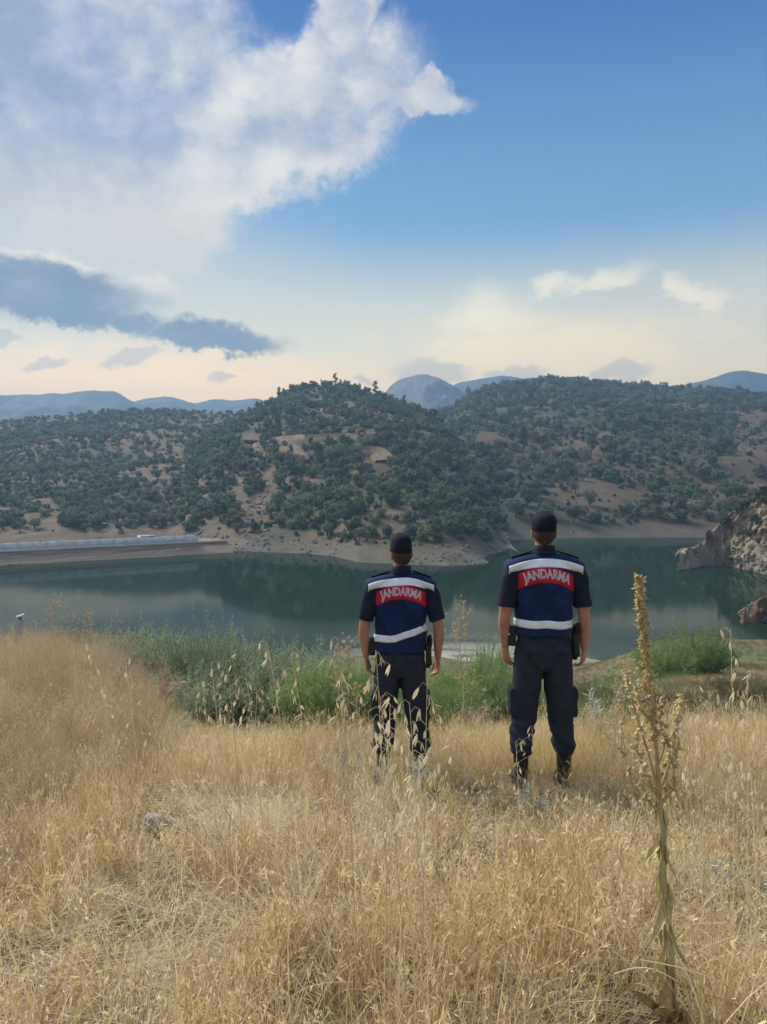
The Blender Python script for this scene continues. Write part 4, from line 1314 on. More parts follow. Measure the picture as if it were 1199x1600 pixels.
    for s, el_ in ((-1, o['elbow'][0]), (1, o['elbow'][1])):
        e = np.array(el_); sh = np.array((.195 * s, -.002, 1.470)); end = sh + (e - sh) * .86 + np.array((.006 * s, 0, 0))
        Q, q = fine_path([(.10 * s, -.002, 1.50), sh, sh + (end - sh) * .35 + np.array((.018 * s, 0, 0)), sh + (end - sh) * .75 + np.array((.006 * s, 0, 0)), end], [(.05, .07), (.066, .070), (.068, .074), (.066, .073), (.064, .072)], 6)
        parts.append(ctube(Q, q, (1, 0, 0), 20))
    sh_ = fuse(parts, .0085, 4, 'shirt')
    folds(sh_, lambda V: (fbm(np.stack([V[:, 0] * 16, V[:, 1] * 10, V[:, 2] * 12 + V[:, 0] * 10], -1) + o['seed'] + 9, 3) - .5) * .020)
    sh_.materials.append(M_SHIRT)
    os_ = link('shirt', fin(sh_), root)
    th = np.linspace(0, 2 * math.pi, 40, endpoint=False)
    V_ = []
    for r, z, th_k in ((.086, 1.545, 0), (.079, 1.578, 0), (.074, 1.604, 0), (.070, 1.604, 1), (.072, 1.57, 1)):
        for a in th:
            V_.append((r * math.cos(a), -.006 + r * 1.03 * math.sin(a), z + .012 * (-math.sin(a)) - (.02 * max(0, math.sin(a)) ** 3)))
    n = 40
    F_ = [[i * n + k, i * n + (k + 1) % n, (i + 1) * n + (k + 1) % n, (i + 1) * n + k] for i in range(4) for k in range(n)]
    link('collar', fin(mesh('collar', V_, F_, M_SHIRT, True)), os_)
    for s in (-1, 1):
        a = .30
        V_, F_ = cbox((.160 * s, -.008, 1.548), (.075, .026, .0055), (0, a * s, 0))
        me = mesh('epaulette', V_, F_, M_CAP); bm = bmesh.new(); bm.from_mesh(me); bmesh.ops.bevel(bm, geom=bm.edges[:], offset=.004, segments=2, affect='EDGES'); bm.to_mesh(me); bm.free()
        link('epaulette', fin(me), os_)
    # ---------------- vest with bands, back patch and lettering
    parts = []
    Q, q = fine_path([(0, 0, o['hem']), (0, 0, 1.10), (0, 0, 1.20), (0, 0, 1.31), (0, -.004, 1.41), (0, -.006, 1.475), (0, -.006, 1.525), (0, -.006, 1.556)],
                     [(.209, .147), (.203, .138), (.203, .136), (.214, .140), (.220, .136), (.212, .118), (.150, .090), (.090, .074)], 5)
    parts.append(ctube(Q, q, n=32))
    Q, q = fine_path([(-.262, -.002, 1.456), (-.20, -.004, 1.482), (-.09, -.006, 1.520), (.09, -.006, 1.520), (.20, -.004, 1.482), (.262, -.002, 1.456)], [(.044, .082), (.050, .092), (.038, .088), (.038, .088), (.050, .092), (.044, .082)], 5)
    parts.append(ctube(Q, q, (0, 0, 1), 18))
    ve = fuse(parts, .0085, 6, 'vest')
    def vf(V):
        w = fbm(np.stack([V[:, 0] * 8 + V[:, 2] * 6, V[:, 1] * 5, V[:, 2] * 16 + V[:, 0] * o['drape'] * 22], -1) + o['seed'] + 21, 3) - .5
        return w * (.016 + .026 * sm(V[:, 2], 1.28, 1.10)) * sm(V[:, 2], 1.52, 1.44)
    folds(ve, vf)
    bv = bvh_of(ve)
    ve.materials.append(M_VEST)
    ov = link('vest', ve, root)
    subs = []
    def up(x): return 1.503 - .80 * x * x + o.get('band_wave', 0) * math.sin(x * 22)
    subs.append(('reflective_band', *patch(bv, np.linspace(-.254, .254, 45), up, .052, .003, .005), M_BAND))
    subs.append(('reflective_band', *patch(bv, np.linspace(-.20, .20, 31), lambda x: 1.40 - .2 * x * x, .050, .003, .005, True), M_BAND))
    # waist band: a full loop
    V_, n, k5 = [], 72, 5
    for i in range(n):
        a = 2 * math.pi * i / n
        dx, dy = math.cos(a), math.sin(a)
        for k in range(k5):
            x_ = .2 * dx
            z = o['waist'] + o['tilt'] * x_ + .9 * o['sag'] * (x_ * x_ - .02) + .0025 * math.sin(a * 5 + o['seed']) + (k / (k5 - 1) - .5) * .050
            h = bv.ray_cast(Vector((dx * .6, dy * .6, z)), Vector((-dx, -dy, 0)))
            r = math.hypot(h[0].x, h[0].y) if h[0] is not None else .15
            V_.append((dx * (r + .003), dy * (r + .003), z))
    for i in range(n * k5):
        x_, y_, z_ = V_[i]; r = math.hypot(x_, y_); V_.append((x_ * (r - .005) / r, y_ * (r - .005) / r, z_))
    m_ = n * k5; F_ = []
    for i in range(n):
        j = (i + 1) % n
        for k in range(k5 - 1): F_ += [[i * k5 + k, j * k5 + k, j * k5 + k + 1, i * k5 + k + 1], [m_ + i * k5 + k + 1, m_ + j * k5 + k + 1, m_ + j * k5 + k, m_ + i * k5 + k]]
        F_ += [[i * k5, m_ + i * k5, m_ + j * k5, j * k5], [i * k5 + k5 - 1, j * k5 + k5 - 1, m_ + j * k5 + k5 - 1, m_ + i * k5 + k5 - 1]]
    subs.append(('reflective_band', V_, F_, M_BAND))
    def arc(x): return 1.428 - 1.65 * (x - .004) ** 2 + o.get('patch_tilt', 0) * x
    subs.append(('back_patch', *patch(bv, np.linspace(-.196, .200, 37), arc, .100, .0025, .004), M_RED))
    for nm, off, lift, mt_, grow in (('lettering', .0027, .0050, M_LETTER, 1.0), ('lettering_inner', -.0014, .0062, M_LETTER_IN, 1.0)):
        tm = text_mesh('JANDARMA', .074, off)
        T = getV(tm); w = T[:, 0].max() - T[:, 0].min()
        if nm == 'lettering': tw = w
        x_ = (T[:, 0] - (T[:, 0].max() + T[:, 0].min()) / 2) * (.318 / tw); zz = (T[:, 1] - (T[:, 1].max() + T[:, 1].min()) / 2) * 1.06
        a_ = np.array([arc(v) for v in x_])
        fan = zz * 2.2 * x_          # letters fan out along the arc
        V_ = wrap_back(bv, list(zip(x_ + fan, a_ + zz)), lift)
        subs.append((nm, V_, [list(p.vertices) for p in tm.polygons], mt_))
    for nm, V_, F_, mt_ in subs: link(nm, fin(mesh(nm, V_, F_, mt_, nm != 'lettering')), ov)
    fin(ve)
    # ---------------- belt, holster, pouch
    V_ = []; n = 48
    for z in (1.062, 1.030):
        for r_ in (1.0, .96):
            for a in np.linspace(0, 2 * math.pi, n, endpoint=False): V_.append((.190 * r_ * math.cos(a), .128 * r_ * math.sin(a), z))
    F_ = []
    for k in range(n):
        j = (k + 1) % n
        F_ += [[k, j, 2 * n + j, 2 * n + k], [n + j, n + k, 3 * n + k, 3 * n + j], [j, k, n + k, n + j], [2 * n + k, 2 * n + j, 3 * n + j, 3 * n + k]]
    ob_ = link('belt', fin(mesh('belt', V_, F_, M_LEATHER)), root)
    hol = fuse([cbox((.222, -.01, .955), (.022, .042, .075), (0, -.06, .0)), cbox((.226, -.016, 1.05), (.020, .034, .035), (.25, 0, 0)), cbox((.229, -.045, 1.075), (.013, .022, .028), (.45, 0, 0)), cbox((.220, .0, .885), (.016, .026, .03), (0, -.06, 0))], .006, 4, 'holster')
    hol.materials.append(M_LEATHER); link('holster', fin(hol), root)
    po = fuse([cbox((-.218, -.005, 1.005), (.024, .036, .055), (0, .04, 0)), cbox((-.220, -.02, 1.065), (.018, .022, .02))], .006, 4, 'pouch')
    po.materials.append(M_LEATHER); opo = link('pouch', fin(po), root)
    if o.get('keys'):
        V_, F_ = cbox((-.244, -.03, 1.03), (.006, .012, .004)); link('buckle', fin(mesh('buckle', V_, F_, M_BAND)), opo)
    # ---------------- cap with peak
    prof = o['cap']
    V_ = []; n = 40
    for z, rx, ry, yo in prof:
        for a in np.linspace(0, 2 * math.pi, n, endpoint=False):
            ee = 2.0
            c, s = math.cos(a), math.sin(a)
            k = (abs(c) ** ee + abs(s) ** ee) ** (-1 / ee)
            V_.append((rx * c * k, yo + ry * s * k, z + .006 * s - .004 * c * o.get('capt', 0)))
    m_ = len(prof)
    F_ = [[i * n + k, i * n + (k + 1) % n, (i + 1) * n + (k + 1) % n, (i + 1) * n + k] for i in range(m_ - 1) for k in range(n)]
    F_.append(list(range((m_ - 1) * n, m_ * n)))
    cm = mesh('cap', V_, F_, M_CAP, True)
    Vc = getV(cm); 
    setV(cm, Vc * (1 + (fbm(Vc * 22 + o['seed'], 2)[:, None] - .5) * np.array((.035, .035, 0))))
    oc = link('cap', fin(cm), root)
    V_ = []
    for dz, gr in ((0, 0), (-.003, 0)):
        for rr in (0, 1):
            for a in np.linspace(.35, math.pi - .35, 20):
                r_ = 1 + rr * .62 * math.sin(a) ** 1.3
                V_.append((.083 * math.cos(a) * (1 + .1 * rr), .004 + .098 * math.sin(a) * r_, 1.722 + dz - .03 * rr * math.sin(a)))
    n = 20; F_ = []
    for k in range(n - 1): F_ += [[k, k + 1, n + k + 1, n + k], [2 * n + k + 1, 2 * n + k, 3 * n + k, 3 * n + k + 1], [n + k, n + k + 1, 3 * n + k + 1, 3 * n + k], [k + 1, k, 2 * n + k, 2 * n + k + 1]]
    link('peak', fin(mesh('peak', V_, F_, M_CAP)), oc)
    return root

def foot_pos(px, py, Y):
    x, y, z = at(px, py, Y); return float(x), float(y), float(z)
CAP_ROUND = [(1.702, .080, .098, 0), (1.712, .084, .103, 0), (1.745, .087, .105, 0), (1.768, .087, .102, -.002), (1.787, .081, .095, -.002), (1.803, .070, .083, 0), (1.815, .053, .063, 0), (1.822, .032, .038, 0), (1.825, .010, .012, 0)]
CAP_BOX = [(1.708, .082, .100, 0), (1.720, .085, .104, 0), (1.755, .084, .102, 0), (1.785, .080, .097, -.002), (1.808, .074, .089, -.002), (1.824, .063, .076, 0), (1.836, .046, .055, 0), (1.843, .012, .015, 0)]
POS_R = foot_pos(846.5, 1230, 5.12)
POS_L = foot_pos(623.5, 1221, 5.42)
make_person('taller man in navy vest lettered JANDARMA and round black cap, seen from behind', POS_R, (.962, 1, 1.022), dict(
    seed=3.0, feet=(-.150, .150), elbow=((-.272, -.030, 1.165), (.276, -.028, 1.165)), wrist=((-.258, .035, .935), (.292, .020, .925)),
    hand=((.10, .55, .55), (.02, -.55, .75)), hem=1.022, waist=1.105, tilt=-.02, sag=-.20, drape=.2, cap=CAP_ROUND, head=-.10, keys=True, patch_tilt=-.05))
make_person('shorter man in navy vest lettered JANDARMA with slanting silver waist band, seen from behind', POS_L, (.905, .95, .966), dict(
    seed=8.5, feet=(-.128, .165), elbow=((-.285, -.035, 1.165), (.296, -.032, 1.165)), wrist=((-.270, .030, .930), (.298, .030, .925)),
    hand=((.06, -.15, .55), (-.06, .35, .65)), hem=.985, waist=1.115, tilt=.20, sag=.38, drape=1.0, cap=CAP_BOX, head=.22, lean=.010, band_wave=.003, patch_tilt=-.03, capt=1))
# ------------------------------------------------------------------ near plants
def ribbons(B, D, L, W, bend, rg, seg=3, droop=None):
    """N curved blades: base B, direction D, length L, width W, sideways bend vector"""
    n = len(B); t = np.linspace(0, 1, seg + 1)[None, :, None]
    P = B[:, None] + D[:, None] * L[:, None, None] * t + bend[:, None] * L[:, None, None] * t ** 2
    s = np.cross(D, rg.normal(size=(n, 3))); s /= np.linalg.norm(s, axis=1)[:, None] + 1e-9
    w = W[:, None, None] * (1 - .75 * t) * .5
    V = np.stack([P - s[:, None] * w, P + s[:, None] * w], 2).reshape(-1, 3)
    k = (seg + 1) * 2
    f = np.array([[2 * i, 2 * i + 1, 2 * i + 3, 2 * i + 2] for i in range(seg)])
    Fc = (f[None] + (np.arange(n) * k)[:, None, None]).reshape(-1, 4)
    return V, Fc, P
def blades(C, D, L, W, rg):
    """N flat lens-shaped leaves or husks centred on C + D*L/2"""
    n = len(C)
    s = np.cross(D, rg.normal(size=(n, 3))); s /= np.linalg.norm(s, axis=1)[:, None] + 1e-9
    u = np.cross(D, s)
    e = C + D * L[:, None]; m = C + D * (L * .42)[:, None]
    V = np.stack([C, m - s * (W * .5)[:, None] + u * (W * .12)[:, None], e, m + s * (W * .5)[:, None] + u * (W * .12)[:, None]], 1).reshape(-1, 3)
    return V, np.arange(4 * n).reshape(-1, 4)
def unit(v): return v / (np.linalg.norm(v, axis=-1, keepdims=True) + 1e-9)

M_STEM = mat_plain('twig_brown', (.20, .15, .09), .9, .3, 20)
M_GREYGREEN = mat_leaf('shrub_greygreen', (.185, .235, .150), (.37, .43, .28), .42, .7, .3)
M_GREEN = mat_leaf('shrub_green', (.16, .24, .09), (.34, .44, .18), .42, .7, .3)
M_BROWNGREEN = mat_leaf('shrub_browngreen', (.15, .14, .07), (.29, .25, .13), .35, .8, .3)
M_SILVER = mat_leaf('silver_leaves', (.34, .36, .31), (.57, .58, .50), .25, .7, .3)
M_PINKDRY = mat_leaf('dry_thistle', (.30, .215, .155), (.52, .41, .30), .25, .85, .3)
M_STRAW = mat_leaf('straw', (.44, .315, .130), (.88, .73, .40), .35, .75, .35)
M_STRAW_PALE = mat_leaf('straw_pale', (.66, .54, .31), (.90, .80, .57), .40, .7, .3)
M_WEED = mat_leaf('brown_weed', (.36, .265, .160), (.66, .53, .345), .30, .85, .35)
M_FIELDGREEN = mat_leaf('slope_green', (.120, .135, .055), (.270, .270, .115), .35, .8, .35)
M_WEED_DARK = mat_leaf('dark_weed', (.27, .195, .115), (.50, .385, .235), .2, .9, .35)

def shrub_mesh(k, w, h, nsh, nlf, ll, lw, mat, upright=.6, tuft=.0):
    rg = np.random.default_rng(k)
    a = rg.random(nsh) * 6.283; q = np.sqrt(rg.random(nsh))
    base = np.stack([np.cos(a) * q * w * .18, np.sin(a) * q * w * .18, 0 * a], -1)
    out = np.stack([np.cos(a), np.sin(a), 0 * a], -1)
    D = unit(out * (q * (1 - upright) * 1.6 + .08)[:, None] * (w / h) + np.array([0, 0, 1.0]) + rg.normal(size=(nsh, 3)) * .12)
    L = h * (.74 + .26 * rg.random(nsh) ** .6) * (1 - .15 * q)
    lump = .8 + .4 * fbm(np.stack([np.cos(a) * 1.6 + k, np.sin(a) * 1.6, q * 2], -1), 2)
    L = L * lump
    bend = out * (.18 * q)[:, None] + rg.normal(size=(nsh, 3)) * .10; bend[:, 2] -= .10
    Vs, Fs, P = ribbons(base, D, L, np.full(nsh, .009), bend, rg, 4)
    t = .18 + .82 * rg.random((nsh, nlf)) ** .75
    C = base[:, None] + D[:, None] * (L[:, None] * t)[..., None] + bend[:, None] * (L[:, None] * t ** 2)[..., None]
    C = C.reshape(-1, 3); Dl = np.repeat(D, nlf, 0)
    C = C + rg.normal(size=C.shape) * .022 * (1 + tuft)
    dl = unit(Dl * .8 + rg.normal(size=C.shape) * .62)
    Vl, Fl = blades(C, dl, ll * (.6 + .8 * rg.random(len(C))), lw * (.7 + .6 * rg.random(len(C))), rg)
    tint = np.repeat((rg.random(len(C)) - .5) * .6 + (C[:, 2] / h - .55) * .35, 4)
    return mesh('foliage', Vl, Fl, mat, False, {'tint': tint}), mesh('stems', Vs, Fs, M_STEM)

def place(px, py_base, Y):
    """ground point under a pixel column at depth Y"""
    x, y, _ = at(px, py_base, Y); return (float(x), float(y), float(gz(x, y)))
def shrub(px, Y, top_py, wpx, variant, label, group=None, sink=.05, cat='shrub', name='shrub'):
    """set so that its crown reaches the pixel height seen in the photograph"""
    x, y, z = place(px, 1000, Y)
    _, _, zt = at(px, top_py, Y)
    hgt = max(.25, float(zt) - z) * 1.04; wid = wpx / F * Y
    fo, st, w0, h0 = variant
    o = link(name, None, loc=(x, y, z - sink), rot=(0, 0, random.random() * 6.28), scale=(wid / w0, wid / w0, (hgt + sink) / h0))
    tag(o, label, cat, group)
    link('foliage', fo, o); link('stems', st, o)
    return o
SV = {}
for nm, mt_ in (('gg', M_GREYGREEN), ('g', M_GREEN), ('bg', M_BROWNGREEN)):
    SV[nm] = [(*shrub_mesh(40 + i, 1.5, 1.4, 420, 60, .066, .016, mt_, .42), 1.65, 1.22) for i in range(2)]
SV['round'] = [(*shrub_mesh(60, 1.5, 1.3, 300, 60, .07, .016, M_GREEN, .30), 1.75, 1.2)]
gB = 'green shrubs growing below the brow of the bank'
shrub(150, 14.0, 986, 110, SV['bg'][0], 'low brownish shrub at the top of the tall tan weeds', gB)
shrub(205, 12.0, 985, 105, SV['gg'][0], 'grey-green shrub just behind the pinkish dry thistle', gB)
shrub(262, 12.4, 992, 100, SV['gg'][1], 'grey-green shrub between the dry thistle and the tall feathery one', gB)
shrub(318, 11.2, 990, 135, SV['gg'][0], 'tallest feathery grey-green shrub in the row along the brow', gB)
shrub(385, 10.6, 1004, 130, SV['gg'][1], 'wide grey-green shrub in the middle of the row along the brow', gB)
shrub(300, 9.8, 1050, 110, SV['gg'][1], 'low dark grey-green shrub in front of the feathery row', gB)
shrub(440, 9.9, 1022, 110, SV['gg'][0], 'grey-green shrub at the end of the row nearest the shorter man', gB)
shrub(500, 9.4, 1030, 100, SV['g'][0], 'bright green shrub beside the shorter man, behind the tall oats', gB)
shrub(548, 9.8, 1036, 90, SV['g'][1], 'bright green shrub half hidden by the shorter man', gB)
shrub(700, 9.6, 1066, 95, SV['g'][0], 'green shrub between the two men, beside the shorter one', gB)
shrub(742, 10.5, 1034, 100, SV['g'][1], 'green shrub between the two men, beside the taller one', gB)
shrub(764, 15.5, 988, 48, SV['round'][0], 'small round pale green bush against the bright water between the men', gB)
shrub(800, 11.0, 1042, 80, SV['g'][0], 'green shrub half hidden behind the taller man', gB)
shrub(170, 11.4, 1004, 100, SV['gg'][1], 'grey-green shrub closest to the tall tan weeds', gB)
shrub(345, 12.6, 996, 110, SV['gg'][0], 'grey-green shrub behind the feathery row, nearest the water', gB)
shrub(470, 11.4, 1014, 110, SV['gg'][1], 'grey-green shrub behind the bright green one', gB)
shrub(660, 11.5, 1060, 80, SV['g'][1], 'green shrub showing under the shorter man\'s right hand', gB)
shrub(1088, 26.0, 970, 84, SV['round'][0], 'rounded dark green bush standing over the reeds near the water', None, .2)
shrub(1040, 25.0, 1000, 70, SV['g'][1], 'lower green bush between the rounded bush and the dry mullein', None, .2)
shrub(950, 9.0, 1078, 70, SV['g'][0], 'small green bush just beyond the taller man on his open side', None)
shrub(1170, 17.0, 1058, 90, SV['bg'][1], 'low brown-green scrub on the slope at the far side of the oats')
shrub(1080, 13.0, 1088, 110, SV['bg'][0], 'flat dark brown-green scrub in the hollow behind the dry mullein')
shrub(930, 12.0, 1062, 60, SV['bg'][1], 'low scrub in the hollow behind the taller man')

# silver-leaved thistles and the dry pink one
def thistle_mesh(k, h, n, mat, spin=1.0, ll=.10, lw=.012):
    rg = np.random.default_rng(k)
    nst = 9
    a = rg.random(nst) * 6.283; lean = .25 + .5 * rg.random(nst)
    D = unit(np.stack([np.cos(a) * lean, np.sin(a) * lean, np.ones(nst)], -1)); L = h * (.6 + .45 * rg.random(nst))
    bend = rg.normal(size=(nst, 3)) * .1
    Vs, Fs, _ = ribbons(np.zeros((nst, 3)), D, L, np.full(nst, .008), bend, rg, 4)
    t = rg.random((nst, n)) ** .8
    C = (D[:, None] * (L[:, None] * t)[..., None] + bend[:, None] * (L[:, None] * t ** 2)[..., None]).reshape(-1, 3)
    d = unit(rg.normal(size=C.shape) + np.repeat(D, n, 0) * .5)
    Vl, Fl = blades(C, d, ll * (.4 + .8 * rg.random(len(C))), lw * (.6 + .8 * rg.random(len(C))), rg)
    return mesh('spiny_leaves', Vl, Fl, mat, False, {'tint': np.repeat((rg.random(len(C)) - .5) * .6, 4)}), mesh('stems', Vs, Fs, M_STEM)
def thistle(px, py_base, Y, hpx, variant, label, group=None, name='thistle'):
    x, y, z = place(px, py_base, Y); h = hpx / F * Y
    fo, st, h0 = variant
    o = link(name, None, loc=(x, y, z + .02), rot=(0, 0, random.random() * 6.28), scale=h / h0)
    tag(o, label, 'thistle', group)
    link('spiny_leaves', fo, o); link('stems', st, o)
TS = [(*thistle_mesh(70 + i, .45, 70, M_SILVER), .45) for i in range(2)]
TP = [(*thistle_mesh(75, .7, 120, M_PINKDRY, ll=.13, lw=.009), .7)]
gT = 'silver-leaved thistles in the dry grass'
thistle(945, 1190, 6.4, 95, TS[0], 'silver-grey thistle standing just beyond the taller man on his open side', gT)
thistle(975, 1225, 5.6, 60, TS[1], 'smaller silver-grey thistle at the foot of the dry mullein', gT)
thistle(545, 1225, 5.25, 62, TS[1], 'silver-grey thistle spreading beside the shorter man\'s left boot', gT)
thistle(510, 1222, 5.3, 44, TS[0], 'low silver-grey thistle farthest from the shorter man\'s left boot', gT)
thistle(590, 1228, 5.0, 48, TS[0], 'silver-grey thistle directly behind the shorter man\'s left boot', gT)
thistle(655, 1212, 4.9, 62, TS[1], 'pale silver thistle behind the shorter man\'s right boot', gT)
thistle(834, 1290, 4.35, 62, TS[0], 'silver-blue thistle between the camera and the taller man\'s boots', gT)
thistle(1130, 1385, 3.4, 60, TS[1], 'small silver-blue thistle in the grass beyond the mullein stem', gT)
thistle(1194, 1400, 3.3, 55, TS[0], 'small silver-blue thistle cut by the edge of the view', gT)
thistle(290, 1150, 7.5, 42, TS[0], 'small grey thistle below the pinkish dry thistle', gT)
thistle(150, 1150, 7.2, 40, TS[1], 'small grey thistle in the tall tan weeds', gT)
thistle(238, 1125, 8.4, 95, TP[0], 'pinkish dry thistle skeleton in front of the grey-green shrubs')
thistle(735, 1130, 7.6, 62, TP[0], 'pinkish dry thistle between the two men, beside the taller one')
thistle(1150, 1130, 9.0, 55, TP[0], 'faded dry thistle in the hollow behind the tall oats')

# ------------------------------------------------------------------ tall wild oats in front
def husk_mesh():
    """one hanging oat spikelet: two papery husks, 1 unit long, hanging down -Z"""
    V = []
    for s in (-1, 1):
        for i, (z, w) in enumerate(((0, .02), (-.25, .10), (-.55, .115), (-.85, .055), (-1.0, .005))):
            op = .03 + .16 * (-z)
            V += [(s * op - .0, -w, z), (s * (op + .06 * (w / .115)), 0, z), (s * op, w, z)]
    Fc = []
    for s in (0, 1):
        for i in range(4):
            for k in (0, 1):
                a = s * 15 + i * 3 + k; Fc.append((a, a + 1, a + 4, a + 3))
    return mesh('spikelet', V, np.array(Fc), M_STRAW_PALE, True)
HUSK = husk_mesh()
def wild_oat(bx, Y, tipx, tipy, nsp, label, group, seed, head=.42, sl=.027):
    rg = np.random.default_rng(seed)
    x0, y0, z0 = place(bx, 1300, Y)
    x1, y1, z1 = (float(v) for v in at(tipx, tipy, Y + rg.normal() * .08))
    P0, P2 = np.array((x0, y0, z0 - .03)), np.array((x1, y1, z1))
    P1 = np.array((lerp(x0, x1, .30), lerp(y0, y1, .3), lerp(z0, z1, .62)))
    t = np.linspace(0, 1, 15)[:, None]
    C = (1 - t) ** 2 * P0 + 2 * t * (1 - t) * P1 + t ** 2 * P2
    o = link('wild_oat', None, loc=tuple(P0))
    tag(o, label, 'wild oat', group)
    V, Fc = tube(C - P0, np.linspace(.0020, .0008, 15), 5)
    parts = [(V, Fc)]
    hang = []
    for k in range(nsp):
        u = 1 - head * (k + .3 * rg.random()) / nsp
        i = u * 14; i0 = min(13, int(i)); p = lerp(C[i0], C[i0 + 1], i - i0) - P0
        a = rg.random() * 6.28; ln = .015 + .055 * rg.random() * (1.2 - .6 * (u - .6) / .4)
        e = p + np.array((math.cos(a) * ln, math.sin(a) * ln, .012 - ln * .25))
        m = (p + e) / 2 + np.array((0, 0, ln * .35))
        parts.append(tube(np.array([p, m, e]), [.0007, .0006, .0005], 4)); hang.append((e, a))
    link('stem', mesh('stem', *cat_geo(parts), M_STRAW_PALE, True), o)
    for e, a in hang:
        s = sl * (.8 + .45 * rg.random())
        link('spikelet', HUSK, o, tuple(e), (rg.normal() * .3, rg.normal() * .35, rg.random() * 6.28), s)
OATS = [  # base px, depth, tip px, tip py, spikelets, label, group, seed
    ((560, 2.3, 528, 996, 12), 'wild oat arching highest, beside the shorter man\'s left hand', 'a'),
    ((575, 2.4, 520, 1030, 10), 'wild oat with a loose head just below the highest one', 'a'),
    ((610, 2.2, 588, 1022, 12), 'wild oat whose head hangs over the shorter man\'s left hand', 'a'),
    ((640, 2.1, 592, 1078, 14), None, 'legs'), ((600, 2.2, 610, 1100, 13), None, 'legs'), ((625, 2.2, 575, 1110, 13), None, 'legs'),
    ((655, 2.0, 622, 1128, 14), None, 'legs'), ((665, 2.1, 640, 1098, 12), None, 'legs'), ((590, 2.4, 556, 1090, 12), None, 'legs'),
    ((660, 2.2, 668, 1066, 9), 'wild oat with few white husks across the shorter man\'s right thigh', 'a'),
    ((690, 2.3, 676, 1105, 9), None, 'legs'), ((620, 1.9, 640, 1150, 14), None, 'legs'), ((675, 1.9, 655, 1180, 13), None, 'legs'),
    ((470, 2.8, 418, 1006, 12), 'tall wild oat against the shrubs, curving most, nearest the water', 'b'),
    ((505, 2.8, 455, 1022, 12), 'tall wild oat against the shrubs, next to the curving one', 'b'),
    ((385, 3.0, 352, 1020, 12), None, 'shrubs'), ((360, 3.0, 330, 1035, 11), None, 'shrubs'), ((345, 3.2, 316, 1068, 11), None, 'shrubs'), ((420, 3.0, 385, 1060, 11), None, 'shrubs'), ((330, 3.0, 345, 1088, 11), None, 'shrubs'), ((390, 3.2, 402, 1080, 10), None, 'shrubs'),
    ((215, 3.2, 140, 1008, 11), 'wild oat leaning over the tall tan weeds', 'b'), ((230, 3.3, 195, 1028, 10), 'wild oat standing in front of the pinkish dry thistle', 'b'),
    ((1152, 2.4, 1142, 982, 9), 'lone tall wild oat near the edge of the view, above the reeds', 'c'),
    ((1172, 2.4, 1168, 1050, 11), 'second tallest wild oat near the edge of the view', 'c'),
    ((1120, 2.6, 1085, 1076, 12), None, 'right'), ((1140, 2.5, 1110, 1088, 12), None, 'right'), ((1185, 2.4, 1190, 1092, 12), None, 'right'), ((1130, 2.5, 1060, 1102, 12), None, 'right'), ((1090, 2.7, 1040, 1100, 11), None, 'right'), ((1165, 2.5, 1140, 1096, 12), None, 'right'), ((1100, 2.8, 1100, 1118, 12), None, 'right'), ((1190, 2.8, 1165, 1118, 11), None, 'right'), ((1060, 2.8, 1030, 1130, 11), None, 'right'),
    ((815, 3.6, 806, 1158, 8), 'wild oat drooping in front of the taller man\'s left boot', 'd'), ((835, 3.6, 832, 1140, 8), 'wild oat between the taller man\'s boots', 'd'),
    ((985, 2.6, 976, 1318, 6), 'thick pale oat head standing low in the grass before the mullein', 'd'),
]
LAB = {'legs': 'pale wild oat in the thick clump across the shorter man\'s legs', 'shrubs': 'wild oat in the loose row in front of the grey-green shrubs', 'right': 'white-husked wild oat in the drift between the mullein and the edge'}
for i, (a, lb, g) in enumerate(OATS):
    wild_oat(*a, lb or LAB[g], {'a': 'tall wild oats by the shorter man', 'b': 'tall wild oats before the shrubs', 'c': 'tall wild oats near the edge', 'd': 'scattered wild oats', 'legs': 'oats across the shorter man\'s legs', 'shrubs': 'oats in front of the shrubs', 'right': 'drift of oats beside the mullein'}[g], 500 + i, sl=.030 if a[1] < 2.5 else .027)

# ------------------------------------------------------------------ the dry mullein
def leaf_strip(P, wid, curl, up=(0, 0, 1), fold=.3):
    """a thick-ish leaf along a path, cupped across its width"""
    P = np.asarray(P, float); n = len(P)
    T = unit(np.gradient(P, axis=0)); S = unit(np.cross(T, np.array(up) + 1e-3)); Nn = np.cross(S, T)
    a = np.linspace(-1, 1, 7)
    V = np.array([P[i] + S[i] * wid[i] * k * math.cos(curl * abs(k)) + Nn[i] * wid[i] * abs(k) * math.sin(curl * abs(k) + fold * k * k) + Nn[i] * .12 * wid[i] * math.sin(i * 1.7 + k * 3) for i in range(n) for k in a])
    Fc = np.array([[i * 7 + k, i * 7 + k + 1, (i + 1) * 7 + k + 1, (i + 1) * 7 + k] for i in range(n - 1) for k in range(6)])
    return V, Fc
def mat_mullein(name, c1, c2):
    m, nt, b = new_mat(name); P = obj_coords(nt)
    n = X.noise(P, 22, 5, .65); f = X.noise(P, 180, 3, .6)
    X.put(b.inputs['Base Color'], X.mix((n * .7 + f * .3).step(.35, .65), c1, c2))
    add_bump(nt, b, n * .5 + f * .5, .7, .004)
    return m
M_MULL = mat_mullein('mullein_leaf', (.40, .35, .13), (.64, .55, .25))
M_MULLBROWN = mat_mullein('mullein_brown_leaf', (.35, .24, .11), (.60, .44, .22))
M_CAPS = mat_leaf('mullein_capsules', (.52, .39, .165), (.80, .66, .36), .25, .85, .3, 30)
